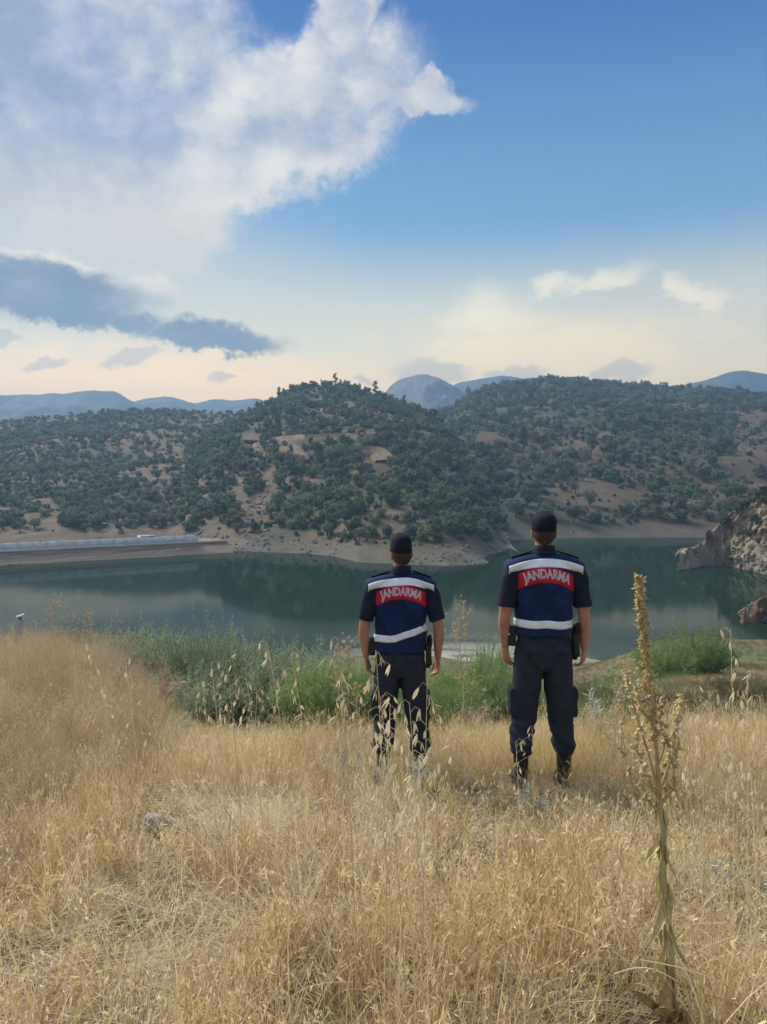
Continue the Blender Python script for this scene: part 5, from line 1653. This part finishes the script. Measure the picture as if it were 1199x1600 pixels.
def build_mullein():
    Y = 2.3
    def q(px, py, dy=0): return np.array(at(px, py, Y + dy))
    base = q(1048, 1640); base[2] = gz(base[0], base[1])
    ctrl = np.array([base, q(1043, 1480), q(1036, 1330), q(1028, 1200), q(1014, 1060), q(1003, 960), q(998, 900)])
    u = np.linspace(0, 6, 43)
    C = np.stack([np.interp(u, np.arange(7), ctrl[:, k]) for k in range(3)], -1)
    for _ in range(4): C[1:-1] = (C[:-2] + 2 * C[1:-1] + C[2:]) / 4
    root = link('dry_mullein', None, loc=tuple(base))
    tag(root, 'tall dried mullein with ochre seed spike and twisted leaves on its stem', 'mullein')
    C = C - base
    link('stem', mesh('stem', *tube(C, np.interp(u, [0, 2, 4, 6], [.011, .008, .006, .003]), 10), M_MULLBROWN, True), root)
    rg = np.random.default_rng(77)
    def spike(path, r0, r1, n, seed):
        g = np.random.default_rng(seed); parts = []
        bm = bmesh.new(); bmesh.ops.create_icosphere(bm, subdivisions=1, radius=1); bm.verts.ensure_lookup_table()
        SV_ = np.array([v.co for v in bm.verts]); SF = np.array([[v.index for v in f.verts] for f in bm.faces]); bm.free()
        nc = max(8, n // 9)
        for j in range(nc):
            t = (j + g.random()) / nc; i = t * (len(path) - 1); i0 = min(len(path) - 2, int(i)); p = lerp(path[i0], path[i0 + 1], i - i0)
            R0 = lerp(r0, r1, t) * (.45 + .9 * vnoise(np.array([t * 22 + seed, 0, 0])))
            a = j * 2.4 + g.random(); cc = p + np.array((math.cos(a), math.sin(a), .25)) * R0 * (.35 + .5 * g.random())
            for k in range(9):
                c = cc + g.normal(size=3) * R0 * .30
                s = .0042 * (.5 + .9 * g.random())
                parts.append((SV_ * s * (.8 + .5 * g.random((1, 3))) + c, SF))
                if k % 2 == 0:      # papery bract
                    d = unit((c - p)[None] + g.normal(size=(1, 3)) * .01)[0] * (.010 + .010 * g.random()); w = np.cross(d, g.normal(size=3)); w = w / (np.linalg.norm(w) + 1e-9) * .0035
                    parts.append((np.array([c, c + d * .5 - w, c + d, c + d * .5 + w]), np.array([[0, 1, 2], [0, 2, 3]])))
        return cat_geo(parts)
    link('seed_spike', mesh('seed_spike', *spike(C[23:], .022, .008, 620, 1), M_CAPS), root)
    BR = (([(1030, 1240), (1050, 1180), (1060, 1120), (1066, 1085)], 330, .019), ([(1028, 1230), (1008, 1160), (986, 1090), (978, 1048)], 260, .013), ([(1030, 1250), (1006, 1205), (994, 1165), (998, 1125)], 240, .019), ([(1031, 1260), (1054, 1232), (1052, 1190), (1062, 1160)], 220, .017), ([(1027, 1200), (1040, 1160), (1030, 1120), (1036, 1090)], 240, .020),
          ([(1029, 1235), (988, 1215), (970, 1170), (972, 1120)], 150, .013), ([(1030, 1270), (1012, 1250), (1004, 1225), (1008, 1195)], 160, .016), ([(1030, 1255), (1042, 1240), (1040, 1205), (1046, 1175)], 170, .017), ([(1020, 1130), (1002, 1110), (996, 1085), (1000, 1060)], 170, .016))
    for k, (pts, n, r) in enumerate(BR):
        dy = (.10, -.08, .05, -.06, .09, .12, -.05, .08, .04)[k]
        p = np.array([q(a, b, dy * i / 3) for i, (a, b) in enumerate(pts)]) - base
        t = np.linspace(0, 3, 13); p = np.stack([np.interp(t, np.arange(4), p[:, c]) for c in range(3)], -1)
        br = link('side_branch', mesh('side_branch', *tube(p, np.linspace(.004, .002, 13), 6), M_MULLBROWN, True), root)
        link('seed_spike', mesh('seed_spike', *spike(p[3:], r * .72, r * .45, int(n * .5), 10 + k), M_CAPS), br)
    # leaves clasping the lower stem, drooping and twisted round it
    for k in range(26):
        k = k * 14 / 25
        i = int(round(lerp(2, 18, k / 14)))
        p = C[i]; a = k * 2.4; ln = lerp(.17, .075, k / 14); w = lerp(.016, .009, k / 14)
        s = np.linspace(0, 1, 10)
        tw = a + s * (.3 + .5 * math.sin(k * 3.1))
        rr = .007 + .006 * np.sin(s * 3.0) * lerp(1.0, .6, k / 14)
        path = np.stack([np.cos(tw) * rr, np.sin(tw) * rr, (.25 - s) * ln], -1) + p
        if int(k * 25 / 14 + .5) % 3 == 0: path[:, :2] += (np.array((math.cos(a), math.sin(a))) * (np.maximum(0, s - .45) * ln * .8)[:, None])
        wid = w * np.sin(np.clip(s * 2.9 + .25, 0, 3.1)) + .002
        outd = np.array((math.cos(a + .6), math.sin(a + .6), .1))
        link('leaf', mesh('leaf', *leaf_strip(path, wid, .5, outd, .2), M_MULL if k > 3 else M_MULLBROWN, True), root)
    # rosette of shrivelled leaves at the foot
    for k, (pa, pb, pc) in enumerate((((1040, 1590), (1005, 1552), (982, 1546)), ((1045, 1600), (1040, 1560), (1012, 1588)), ((1055, 1600), (1078, 1555), (1068, 1620)), ((1045, 1610), (1060, 1580), (1078, 1640)), ((1040, 1605), (1018, 1580), (1000, 1640)))):
        P = np.array([q(*pa, -.02), q(*pb, -.06), q(*pc, -.05)]) - base
        t = np.linspace(0, 1, 12)[:, None]; path = (1 - t) ** 2 * P[0] + 2 * t * (1 - t) * P[1] + t ** 2 * P[2]
        link('leaf', mesh('leaf', *leaf_strip(path, .017 * np.sin(np.clip(t[:, 0] * 2.9 + .3, 0, 3.1)) + .003, .9, (0, -1, .3), .3), M_MULLBROWN, True), root)
build_mullein()
def dried_leaf(px, py, Y, s, label):
    c = np.array(at(px, py, Y)); g = gz(c[0], c[1])
    o = link('dried_leaf', None, loc=(c[0], c[1], g))
    tag(o, label, 'dried leaf', 'curled dead leaves at the bottom edge')
    h = c[2] - g
    t = np.linspace(0, 1, 14)
    path = np.stack([.01 + .05 * np.sin(t * 3.6) * s, -.02 * t * s, h * np.minimum(1, t * 1.6) - .05 * s * np.maximum(0, t - .55)], -1)
    link('blade', mesh('blade', *leaf_strip(path, .022 * s * np.sin(np.clip(t * 2.7 + .35, 0, 3.1)) + .003, 1.0, (.2, -1, .2), .4), M_MULL, True), o)
    link('stalk', mesh('stalk', *tube(np.array([(0, 0, -.02), (.01, 0, h * .3), (.02, 0, h * .5)]), [.004, .0035, .003], 6), M_MULLBROWN, True), o)
dried_leaf(1166, 1588, 1.95, 1.0, 'curled ochre dead leaf near the bottom corner beside the mullein')
dried_leaf(1196, 1597, 1.95, .7, 'smaller curled dead leaf cut off at the bottom corner')

# ------------------------------------------------------------------ spindly dry weeds, stone, post, long straws
def dry_weed(px, Y, top_py, wpx, label, seed, mat=None):
    rg = np.random.default_rng(seed)
    x, y, z = place(px, 1000, Y); _, _, zt = at(px, top_py, Y); h = float(zt) - z; w = wpx / F * Y
    o = link('dry_weed', None, loc=(x, y, z)); tag(o, label, 'dry weed')
    st = np.array([(0, 0, -.05), (.02, 0, h * .35), (-.02, .01, h * .7), (.01, 0, h)])
    u = np.linspace(0, 3, 13); C = np.stack([np.interp(u, np.arange(4), st[:, c]) for c in range(3)], -1)
    parts, tips = [tube(C, np.linspace(.006, .002, 13), 5)], []
    for k in range(22):
        t = .35 + .63 * rg.random(); p = np.array([np.interp(t * 3, u, C[:, c]) for c in range(3)])
        a = rg.random() * 6.28; ln = w * .5 * (1.25 - t) * (.5 + rg.random())
        e = p + np.array((math.cos(a) * ln, math.sin(a) * ln, ln * (.5 + .8 * rg.random())))
        parts.append(tube(np.array([p, (p + e) / 2 + np.array((0, 0, -.02)), e]), [.0025, .002, .0012], 4)); tips.append(e)
        for j in range(3):
            f = p + (e - p) * (.4 + .6 * rg.random()); g = f + rg.normal(size=3) * .05 + np.array((0, 0, .04))
            parts.append(tube(np.array([f, (f + g) / 2, g]), [.0013, .0012, .001], 4)); tips.append(g)
    link('stem', mesh('stem', *cat_geo(parts), M_WEED, True), o)
    T = np.repeat(np.array(tips), 6, 0); d = unit(rg.normal(size=T.shape) + np.array((0, 0, .8)))
    link('seed_heads', mesh('seed_heads', *blades(T, d, .022 * (.6 + .7 * rg.random(len(T))), .010 * np.ones(len(T)), rg), M_WEED, False, {'tint': np.repeat(rg.random(len(T)) * .5, 4)}), o)
dry_weed(722, 7.4, 948, 46, 'spindly dry weed standing against the bright water between the men', 900)
dry_weed(88, 12.5, 940, 34, 'spindly dry weed rising above the tall tan weeds against the lake', 901)
dry_weed(118, 12.3, 962, 24, 'short spindly dry weed, second along the weedy brow', 902)
dry_weed(136, 12.2, 961, 28, 'leaning spindly dry weed, last along the weedy brow', 903)
dry_weed(545, 6.6, 1010, 60, 'feathery dry weed behind the tall oats beside the shorter man', 904)
dry_weed(975, 6.2, 1045, 44, 'dry weed with a pale tip just behind the mullein spike', 905)

def near_stone():
    x, y, z = place(242, 1262, 4.35)
    me = stone_mesh(31, 3); V = getV(me)
    V = V / np.abs(V).max(axis=0); V = np.sign(V) * np.abs(V) ** .75; V = V * (.86 + .28 * vnoise(V * 2.6 + 4))[:, None] * np.array((.080, .065, .055))
    setV(me, V); me.materials.append(mat_plain('grey_stone', (.34, .32, .29), .9, .4, 16, .8))
    me.polygons.foreach_set('use_smooth', np.ones(len(me.polygons), bool))
    tag(link('stone', me, loc=(x, y, z + .05), rot=(.1, .15, .4)), 'grey stone lying in the trampled dry grass', 'stone')
near_stone()
def small_post():
    x, y, z = place(27, 985, 12.6); _, _, zt = at(27, 962, 12.6); h = float(zt) - z
    o = link('marker_post', None, loc=(x, y, z), rot=(0, .06, .3))
    tag(o, 'small pale grey marker post standing in the weeds by the lake', 'post')
    mp = mat_plain('post_concrete', (.36, .37, .38), .85, .2, 9, .4)
    V, Fq = cbox((0, 0, h * .5 - .06), (.055, .05, h * .5)); link('shaft', mesh('shaft', V, Fq, mp), o)
    V, Fq = cbox((-.01, 0, h - .045), (.03, .03, .03)); link('neck', mesh('neck', V, Fq, mat_plain('post_dark', (.08, .08, .08), .8, .2, 9)), o)
    V, Fq = cbox((0, 0, h - .005), (.06, .045, .014), (0, -.35, 0)); link('cap', mesh('cap', V, Fq, mat_plain('post_white', (.55, .56, .56), .7, .1, 9)), o)
small_post()
for i, (a, b, Y0, Y1) in enumerate((((1050, 1470), (1205, 1335), 2.5, 2.6), ((1060, 1478), (1215, 1570), 2.3, 2.0), ((1000, 1500), (1220, 1588), 2.2, 2.0), ((960, 1522), (1060, 1535), 2.15, 2.1), ((1065, 1500), (1210, 1462), 2.4, 2.5), ((870, 1445), (1010, 1530), 2.5, 2.3), ((690, 1490), (850, 1430), 2.6, 2.7))):
    A_, B_ = np.array(at(*a, Y0)), np.array(at(*b, Y1))
    o = link('long_straw', None, loc=tuple(A_))
    tag(o, ('thick pale straw slanting up from the mullein stem to the edge', 'thick pale straw sloping down from the mullein stem to the edge', 'long straw crossing the foot of the mullein, lowest of the three', 'short straw on the near side of the mullein foot', 'thin straw crossing behind the mullein stem', 'long straw slanting down towards the mullein from the middle', 'long straw slanting up in the golden grass at the middle')[i], 'straw')
    t = np.linspace(0, 1, 9)[:, None]; P = (B_ - A_) * t + np.array((0, 0, .03)) * np.sin(t * 3.1)
    link('culm', mesh('culm', *tube(P, np.linspace(.0022, .0014, 9), 6), M_STRAW_PALE, True), o)
    nn = P[5]; link('node', mesh('node', *ell(tuple(nn), (.003, .003, .003), None, 8), M_STRAW, True), o)
# ------------------------------------------------------------------ dry grass and other ground cover
def grass_clump(k, n, rad, h0, h1, lean, wid, mat, heads=0, oats=0, flat=False, curve=.22, leafy=.14, hs=1.0):
    rg = np.random.default_rng(2000 + k)
    a = rg.random(n) * 6.283; q = np.sqrt(rg.random(n)) * rad
    B = np.stack([np.cos(a) * q, np.sin(a) * q, np.full(n, -.03)], -1)
    if flat:
        aa = rg.normal(size=n) * .8 + (k % 3)
        D = unit(np.stack([np.cos(aa), np.sin(aa), .05 + .22 * rg.random(n)], -1)); B[:, 2] = .0 + .05 * rg.random(n)
        bend = rg.normal(size=(n, 3)) * .16; bend[:, 2] = -.12 * rg.random(n)
    else:
        D = unit(np.stack([rg.normal(size=n) * lean, rg.normal(size=n) * lean, np.ones(n)], -1))
        bend = rg.normal(size=(n, 3)) * curve * .5; bend[:, 2] = -np.abs(bend[:, 2]) * .7
    L = h0 + (h1 - h0) * rg.random(n) ** 1.2
    V, Fc, P = ribbons(B, D, L, wid * (.6 + .8 * rg.random(n)), bend, rg, 4)
    tint = np.repeat((rg.random(n) - .5) * 1.1, 10)
    geo, tn = [(V, Fc)], [tint]
    nl = int(n * leafy)
    if nl:      # dry leaves leaving the culms low down
        i = rg.integers(n, size=nl); c = P[i, 1] 
        d = unit(np.stack([rg.normal(size=nl), rg.normal(size=nl), .5 + rg.random(nl)], -1)); b2 = rg.normal(size=(nl, 3)) * .3; b2[:, 2] -= .5
        V2, F2, _ = ribbons(c, d, .10 + .14 * rg.random(nl), np.full(nl, wid * 1.4), b2, rg, 4)
        geo.append((V2, F2)); tn.append(np.repeat((rg.random(nl) - .6) * .6, 10))
    hv = []
    nh = int(n * heads)
    if nh:
        i = rg.integers(n, size=nh); tip, prev = P[i, -1], P[i, -2]
        d = unit(tip - prev)
        for j in range(4):
            c = tip - d * (.012 * j)
            dd = unit(d + rg.normal(size=d.shape) * .35 + np.array([0, 0, -.25]))
            hv.append(blades(c, dd, (.016 + .012 * rg.random(nh)) * hs ** .8, .0040 * hs ** .5 * (.7 + .6 * rg.random(nh)), rg))
    no = int(oats)
    if no:
        i = rg.choice(n, no, replace=False)
        for j in range(9):
            t = .62 + .38 * rg.random(no)
            c = B[i] + D[i] * (L[i] * t)[:, None] + bend[i] * (L[i] * t ** 2)[:, None] + rg.normal(size=(no, 3)) * .018
            dd = unit(rg.normal(size=(no, 3)) * .35 + np.array([0, 0, -1.0]))
            hv.append(blades(c, dd, .024 + .008 * rg.random(no), .0085 * (.7 + .5 * rg.random(no)), rg))
    m = len(geo)
    for h in hv: geo.append(h); tn.append(np.full(len(h[0]), .45) + np.repeat((rg.random(len(h[0]) // 4) - .5) * .5, 4))
    V, Fc = cat_geo(geo)
    return mesh('clump', V, Fc, mat, False, {'tint': np.concatenate(tn)})
def twig_clump(k, mat, h=.7):
    """brownish dead annuals: forking fine stems with tiny heads"""
    rg = np.random.default_rng(3000 + k); n = 16
    a = rg.random(n) * 6.283; q = np.sqrt(rg.random(n)) * .14
    B = np.stack([np.cos(a) * q, np.sin(a) * q, np.full(n, -.03)], -1)
    D = unit(np.stack([rg.normal(size=n) * .16, rg.normal(size=n) * .16, np.ones(n)], -1)); L = h * (.6 + .45 * rg.random(n)); bend = rg.normal(size=(n, 3)) * .08
    V, Fc, P = ribbons(B, D, L, np.full(n, .0028), bend, rg, 4)
    geo = [(V, Fc)]; tn = [np.repeat((rg.random(n) - .5) * .6, 10)]
    m = n * 9; i = np.repeat(np.arange(n), 9); t = .35 + .62 * rg.random(m)
    c = B[i] + D[i] * (L[i] * t)[:, None] + bend[i] * (L[i] * t ** 2)[:, None]
    d = unit(D[i] + rg.normal(size=(m, 3)) * .55); l2 = .07 + .12 * rg.random(m)
    V2, F2, P2 = ribbons(c, d, l2, np.full(m, .0018), rg.normal(size=(m, 3)) * .15, rg, 2)
    geo.append((V2, F2)); tn.append(np.repeat((rg.random(m) - .5) * .6, 6))
    for j in range(4):
        cc = P2[:, -1] - d * (l2 * .22 * j)[:, None] + rg.normal(size=(m, 3)) * .006
        V3, F3 = blades(cc, unit(d + rg.normal(size=(m, 3)) * .7), .010 + .010 * rg.random(m), .005 * np.ones(m), rg)
        geo.append((V3, F3)); tn.append(np.repeat(rg.random(m) * .7 - .1, 4))
    V, Fc = cat_geo(geo)
    return mesh('clump', V, Fc, mat, False, {'tint': np.concatenate(tn)})

SG = []
def src(nm, me): SG.append(source('source_%s' % nm, me)); return len(SG) - 1
I_FINE = [src('grass_fine_%d' % i, grass_clump(i, 70, .13, .20, .50, .26, .0029, M_STRAW, .22)) for i in range(6)]
I_COARSE = [src('grass_coarse_%d' % i, grass_clump(90 + i, 30, .13, .18, .48, .30, .0052, M_STRAW, .5, 2, False, .3, .3, 1.9)) for i in range(6)]
I_LONG = [src('grass_long_%d' % i, grass_clump(110 + i, 9, .20, .40, .78, .62, .0046, M_STRAW_PALE, .5, 2, False, .2, 0, 1.6)) for i in range(4)]
I_TALL = [src('grass_tall_%d' % i, grass_clump(10 + i, 40, .11, .36, .66, .18, .0029, M_STRAW, .35)) for i in range(4)]
I_OAT = [src('grass_oat_%d' % i, grass_clump(20 + i, 30, .14, .28, .58, .28, .0029, M_STRAW_PALE, .1, 9)) for i in range(4)]
I_FLAT = [src('grass_flat_%d' % i, grass_clump(30 + i, 80, .24, .22, .55, .3, .0032, M_STRAW_PALE, .15, 4, True)) for i in range(4)]
I_SHORT = [src('grass_short_%d' % i, grass_clump(40 + i, 60, .15, .06, .24, .45, .0026, M_STRAW, .1)) for i in range(3)]
I_WEED = [src('weed_brown_%d' % i, twig_clump(i, M_WEED)) for i in range(4)]
I_WDARK = [src('weed_dark_%d' % i, twig_clump(10 + i, M_WEED_DARK, .55)) for i in range(3)]
I_FIELD = [src('field_tuft_%d' % i, grass_clump(50 + i, 70, .32, .25, .65, .28, .0045, M_STRAW, .3)) for i in range(3)]
I_FWEED = [src('field_weed_%d' % i, grass_clump(60 + i, 70, .32, .2, .55, .35, .0045, M_WEED, .3)) for i in range(3)]
I_FGREEN = [src('field_green_%d' % i, grass_clump(70 + i, 80, .30, .15, .45, .35, .0055, M_FIELDGREEN, 0)) for i in range(3)]
I_REED = [src('reed_%d' % i, grass_clump(80 + i, 34, .34, .5, 1.6, .16, .014, M_GREEN, 0, 0, False, .2, .8)) for i in range(3)]

def build_grass():
    rg = np.random.default_rng(99)
    pts, rot, scl, idx = [], [], [], []
    def add(P, choice, s0, s1, tilt=.10, yscale=None):
        n = len(P)
        if not n: return
        pts.append(P); rot.append(np.stack([rg.normal(size=n) * tilt, rg.normal(size=n) * tilt, rg.random(n) * 6.283], -1))
        s = s0 + (s1 - s0) * rg.random(n)
        for x_, y_ in ((POS_L[0], POS_L[1]), (POS_R[0], POS_R[1])):     # trodden shorter where the men walked in
            s = s * (1 - .42 * np.exp(-(((P[:, 0] - x_) / .75) ** 2 + ((P[:, 1] - y_ + .5) / 1.0) ** 2)))
        s = s * (1 - .60 * sm(P[:, 1], 6.0, 7.6) * sm(P[:, 0] / P[:, 1], -.32, -.22))
        s = s * (.62 + .76 * fbm(P * .55 + 31, 3))
        scl.append(np.repeat(s[:, None], 3, 1)); idx.append(np.array(choice)[rg.integers(len(choice), size=n)])
    def cand(dens, y0, y1, marg=.9):
        ym = y1; wx = .53 * y1 + marg
        n = int(dens * (y1 - y0) * 2 * wx)
        x = (rg.random(n) * 2 - 1) * wx; y = y0 + (y1 - y0) * rg.random(n)
        k = np.abs(x) < .53 * y + marg
        x, y = x[k], y[k]; z = gz(x, y)
        P = np.stack([x, y, z], -1); qx, qy = project(x, np.maximum(y, .3), z)
        return P, qx, qy, fbm(np.stack([x, y, 0 * x], -1) * .9, 3), fbm(np.stack([x, y, 0 * x + 7], -1) * 3.0, 3)
    def sp(qx, qy, L): return spot_p(qx, qy, L, 0 * qx)
    TRAMP = [(370, 1300, 130, 52), (280, 1470, 150, 70), (250, 1272, 50, 34), (60, 1560, 130, 60), (640, 1420, 60, 40), (170, 1400, 60, 40), (860, 1300, 60, 26)]
    DARK = [(10, 1410, 55, 60)]
    OPEN = [(1120, 1470, 90, 110), (400, 1420, 50, 30)]
    WEEDZ = [(60, 1110, 210, 130), (0, 1240, 90, 80)]
    FEET = [(POS_L[0] + v, POS_L[1]) for v in (-.12, .16)] + [(POS_R[0] + v, POS_R[1]) for v in (-.15, .15)]
    def clear(P, r=.13):
        k = np.ones(len(P), bool)
        k &= ~((np.abs(P[:, 0] - .86 * P[:, 1] / 2.3) < .13 + .05 * (P[:, 1] < 2.2)) & (P[:, 1] > .9) & (P[:, 1] < 2.5))      # bare round the mullein
        k &= ~((np.hypot(P[:, 0] + 1.30, P[:, 1] - 4.2) < .26))      # round the stone
        for x, y in FEET: k &= (np.hypot((P[:, 0] - x), (P[:, 1] - y - .04)) > r)
        return k
    # short understorey everywhere
    P, qx, qy, a, b = cand(22, .7, 12.5); k = clear(P) & (rg.random(len(P)) > sp(qx, qy, TRAMP) * .75); add(P[k], I_SHORT, .8, 1.5)
    # fine standing grass
    P, qx, qy, a, b = cand(46, .8, 12.0)
    d = (1 - sp(qx, qy, TRAMP) * .93) * (1 - sp(qx, qy, DARK) * .7) * (1 - sp(qx, qy, OPEN) * .55) * (1 - sp(qx, qy, WEEDZ) * .6) * (.45 + .75 * sm(b, .35, .6))
    d = d * np.where((P[:, 1] > 9.0) & (np.abs(qx - 480) < 270), .25, 1)
    k = (rg.random(len(P)) < d) & clear(P); far = P[:, 1] > 3.6 + 1.6 * rg.random(len(P)); add(P[k & far], I_FINE, .75, 1.25); add(P[k & ~far], I_COARSE, .7, 1.25, .16)
    P, qx, qy, a, b = cand(9, 1.2, 6.5); k = clear(P, .3) & (np.hypot(P[:, 0] + 1.3, P[:, 1] - 3.9) > .4); add(P[k], I_LONG, .6, 1.0, .2)
    # tall tufts in drifts
    P, qx, qy, a, b = cand(14, 1.6, 11.0)
    d = sm(a, .45, .62) * (1 - sp(qx, qy, TRAMP)) * (1 - sp(qx, qy, DARK)) * (1 - sp(qx, qy, WEEDZ) * .6) * np.where((P[:, 1] > 8.5) & (np.abs(qx - 480) < 270), 0, 1)
    k = (rg.random(len(P)) < d) & clear(P, .22) & ~((np.abs(qx - 640) < 330) & (P[:, 1] > 3.6) & (P[:, 1] < 5.0) & (rg.random(len(P)) < .55)); add(P[k], I_TALL, .65, 1.0)
    # oat-rich grass
    P, qx, qy, a, b = cand(13, 1.2, 9.0)
    d = (.25 + .6 * sm(1 - a, .45, .6)) * (1 - sp(qx, qy, TRAMP) * .6) * (1 - sp(qx, qy, DARK) * .8)
    k = (rg.random(len(P)) < d) & clear(P, .2); add(P[k], I_OAT, .6, 1.0)
    # trampled straw
    P, qx, qy, a, b = cand(26, .8, 7.5)
    d = np.maximum(sp(qx, qy, TRAMP), .30)
    k = (rg.random(len(P)) < d) & clear(P, .2); add(P[k], I_FLAT, .7, 1.2, .12)
    # brown weeds on the left brow, dark ones at the left edge
    P, qx, qy, a, b = cand(20, 4.0, 14.5)
    k = rg.random(len(P)) < sp(qx, qy, WEEDZ + [(110, 1000, 130, 40)]) * .95; add(P[k], I_WEED, .7, 1.15)
    P, qx, qy, a, b = cand(40, 1.8, 5.0)
    k = rg.random(len(P)) < sp(qx, qy, DARK); add(P[k], I_WDARK, .7, 1.1, .16)
    P, qx, qy, a, b = cand(9, 5.5, 11.0)
    k = (rg.random(len(P)) < sm(qx, 640, 760) * .5 + .04) & clear(P, .3) & (P[:, 1] > 6.2); add(P[k], I_WEED, .45, .8)
    n0 = sum(len(p) for p in pts)
    o = scatter('dry_grass', np.vstack(pts), np.vstack(rot), np.vstack(scl), np.concatenate(idx), SG)
    tag(o, 'golden dry grass covering the near bank around the two men', 'grass', kind='stuff')
    # the slope below the brow down to the water
    pts.clear(); rot.clear(); scl.clear(); idx.clear()
    n = 16000
    y = 11.0 + 45 * rg.random(n) ** 1.3; x = (rg.random(n) * 2 - 1) * (.54 * y + 3); z = gz(x, y)
    P = np.stack([x, y, z], -1); qx, qy = project(x, y, z); a = fbm(P * .16, 3)
    ok = (z > WATER + .35)
    gr = (a > .52) | ((qx > 880) & (y > 30)) | ((np.abs(qx - 500) < 320) & (y > 13) & (rg.random(n) < .6))
    add(P[ok & gr], I_FGREEN, .7, 1.3); add(P[ok & ~gr & (a > .42)], I_FIELD, .5, .9); add(P[ok & ~gr & (a <= .42)], I_FWEED, .5, .95)
    o = scatter('slope_grass', np.vstack(pts), np.vstack(rot), np.vstack(scl), np.concatenate(idx), SG)
    tag(o, 'mixed green and tan grass on the slope down to the lake', 'grass', kind='stuff')
    # reeds on the right
    pts.clear(); rot.clear(); scl.clear(); idx.clear()
    n = 1500
    Y = 17 + 10 * rg.random(n); px_ = 905 + 185 * rg.random(n); x, y, _ = at(px_, 1020, Y); z = gz(x, y)
    P = np.stack([x, y, z], -1)
    k = rg.random(n) < sm(fbm(P * .5 + 3, 3), .40, .58) * sm(px_, 905, 940) * sm(px_, 1092, 1050) * sm(Y, 17, 20)
    add(P[k], I_REED, .35, 1.0, .10); add(P[~k & (rg.random(n) < .4)], I_FWEED + I_FGREEN, .7, 1.5)
    o = scatter('reeds', np.vstack(pts), np.vstack(rot), np.vstack(scl), np.concatenate(idx), SG)
    tag(o, 'bright green reeds standing beyond the taller man near the water', 'reeds', kind='stuff')
    print('grass clumps', n0)
build_grass()
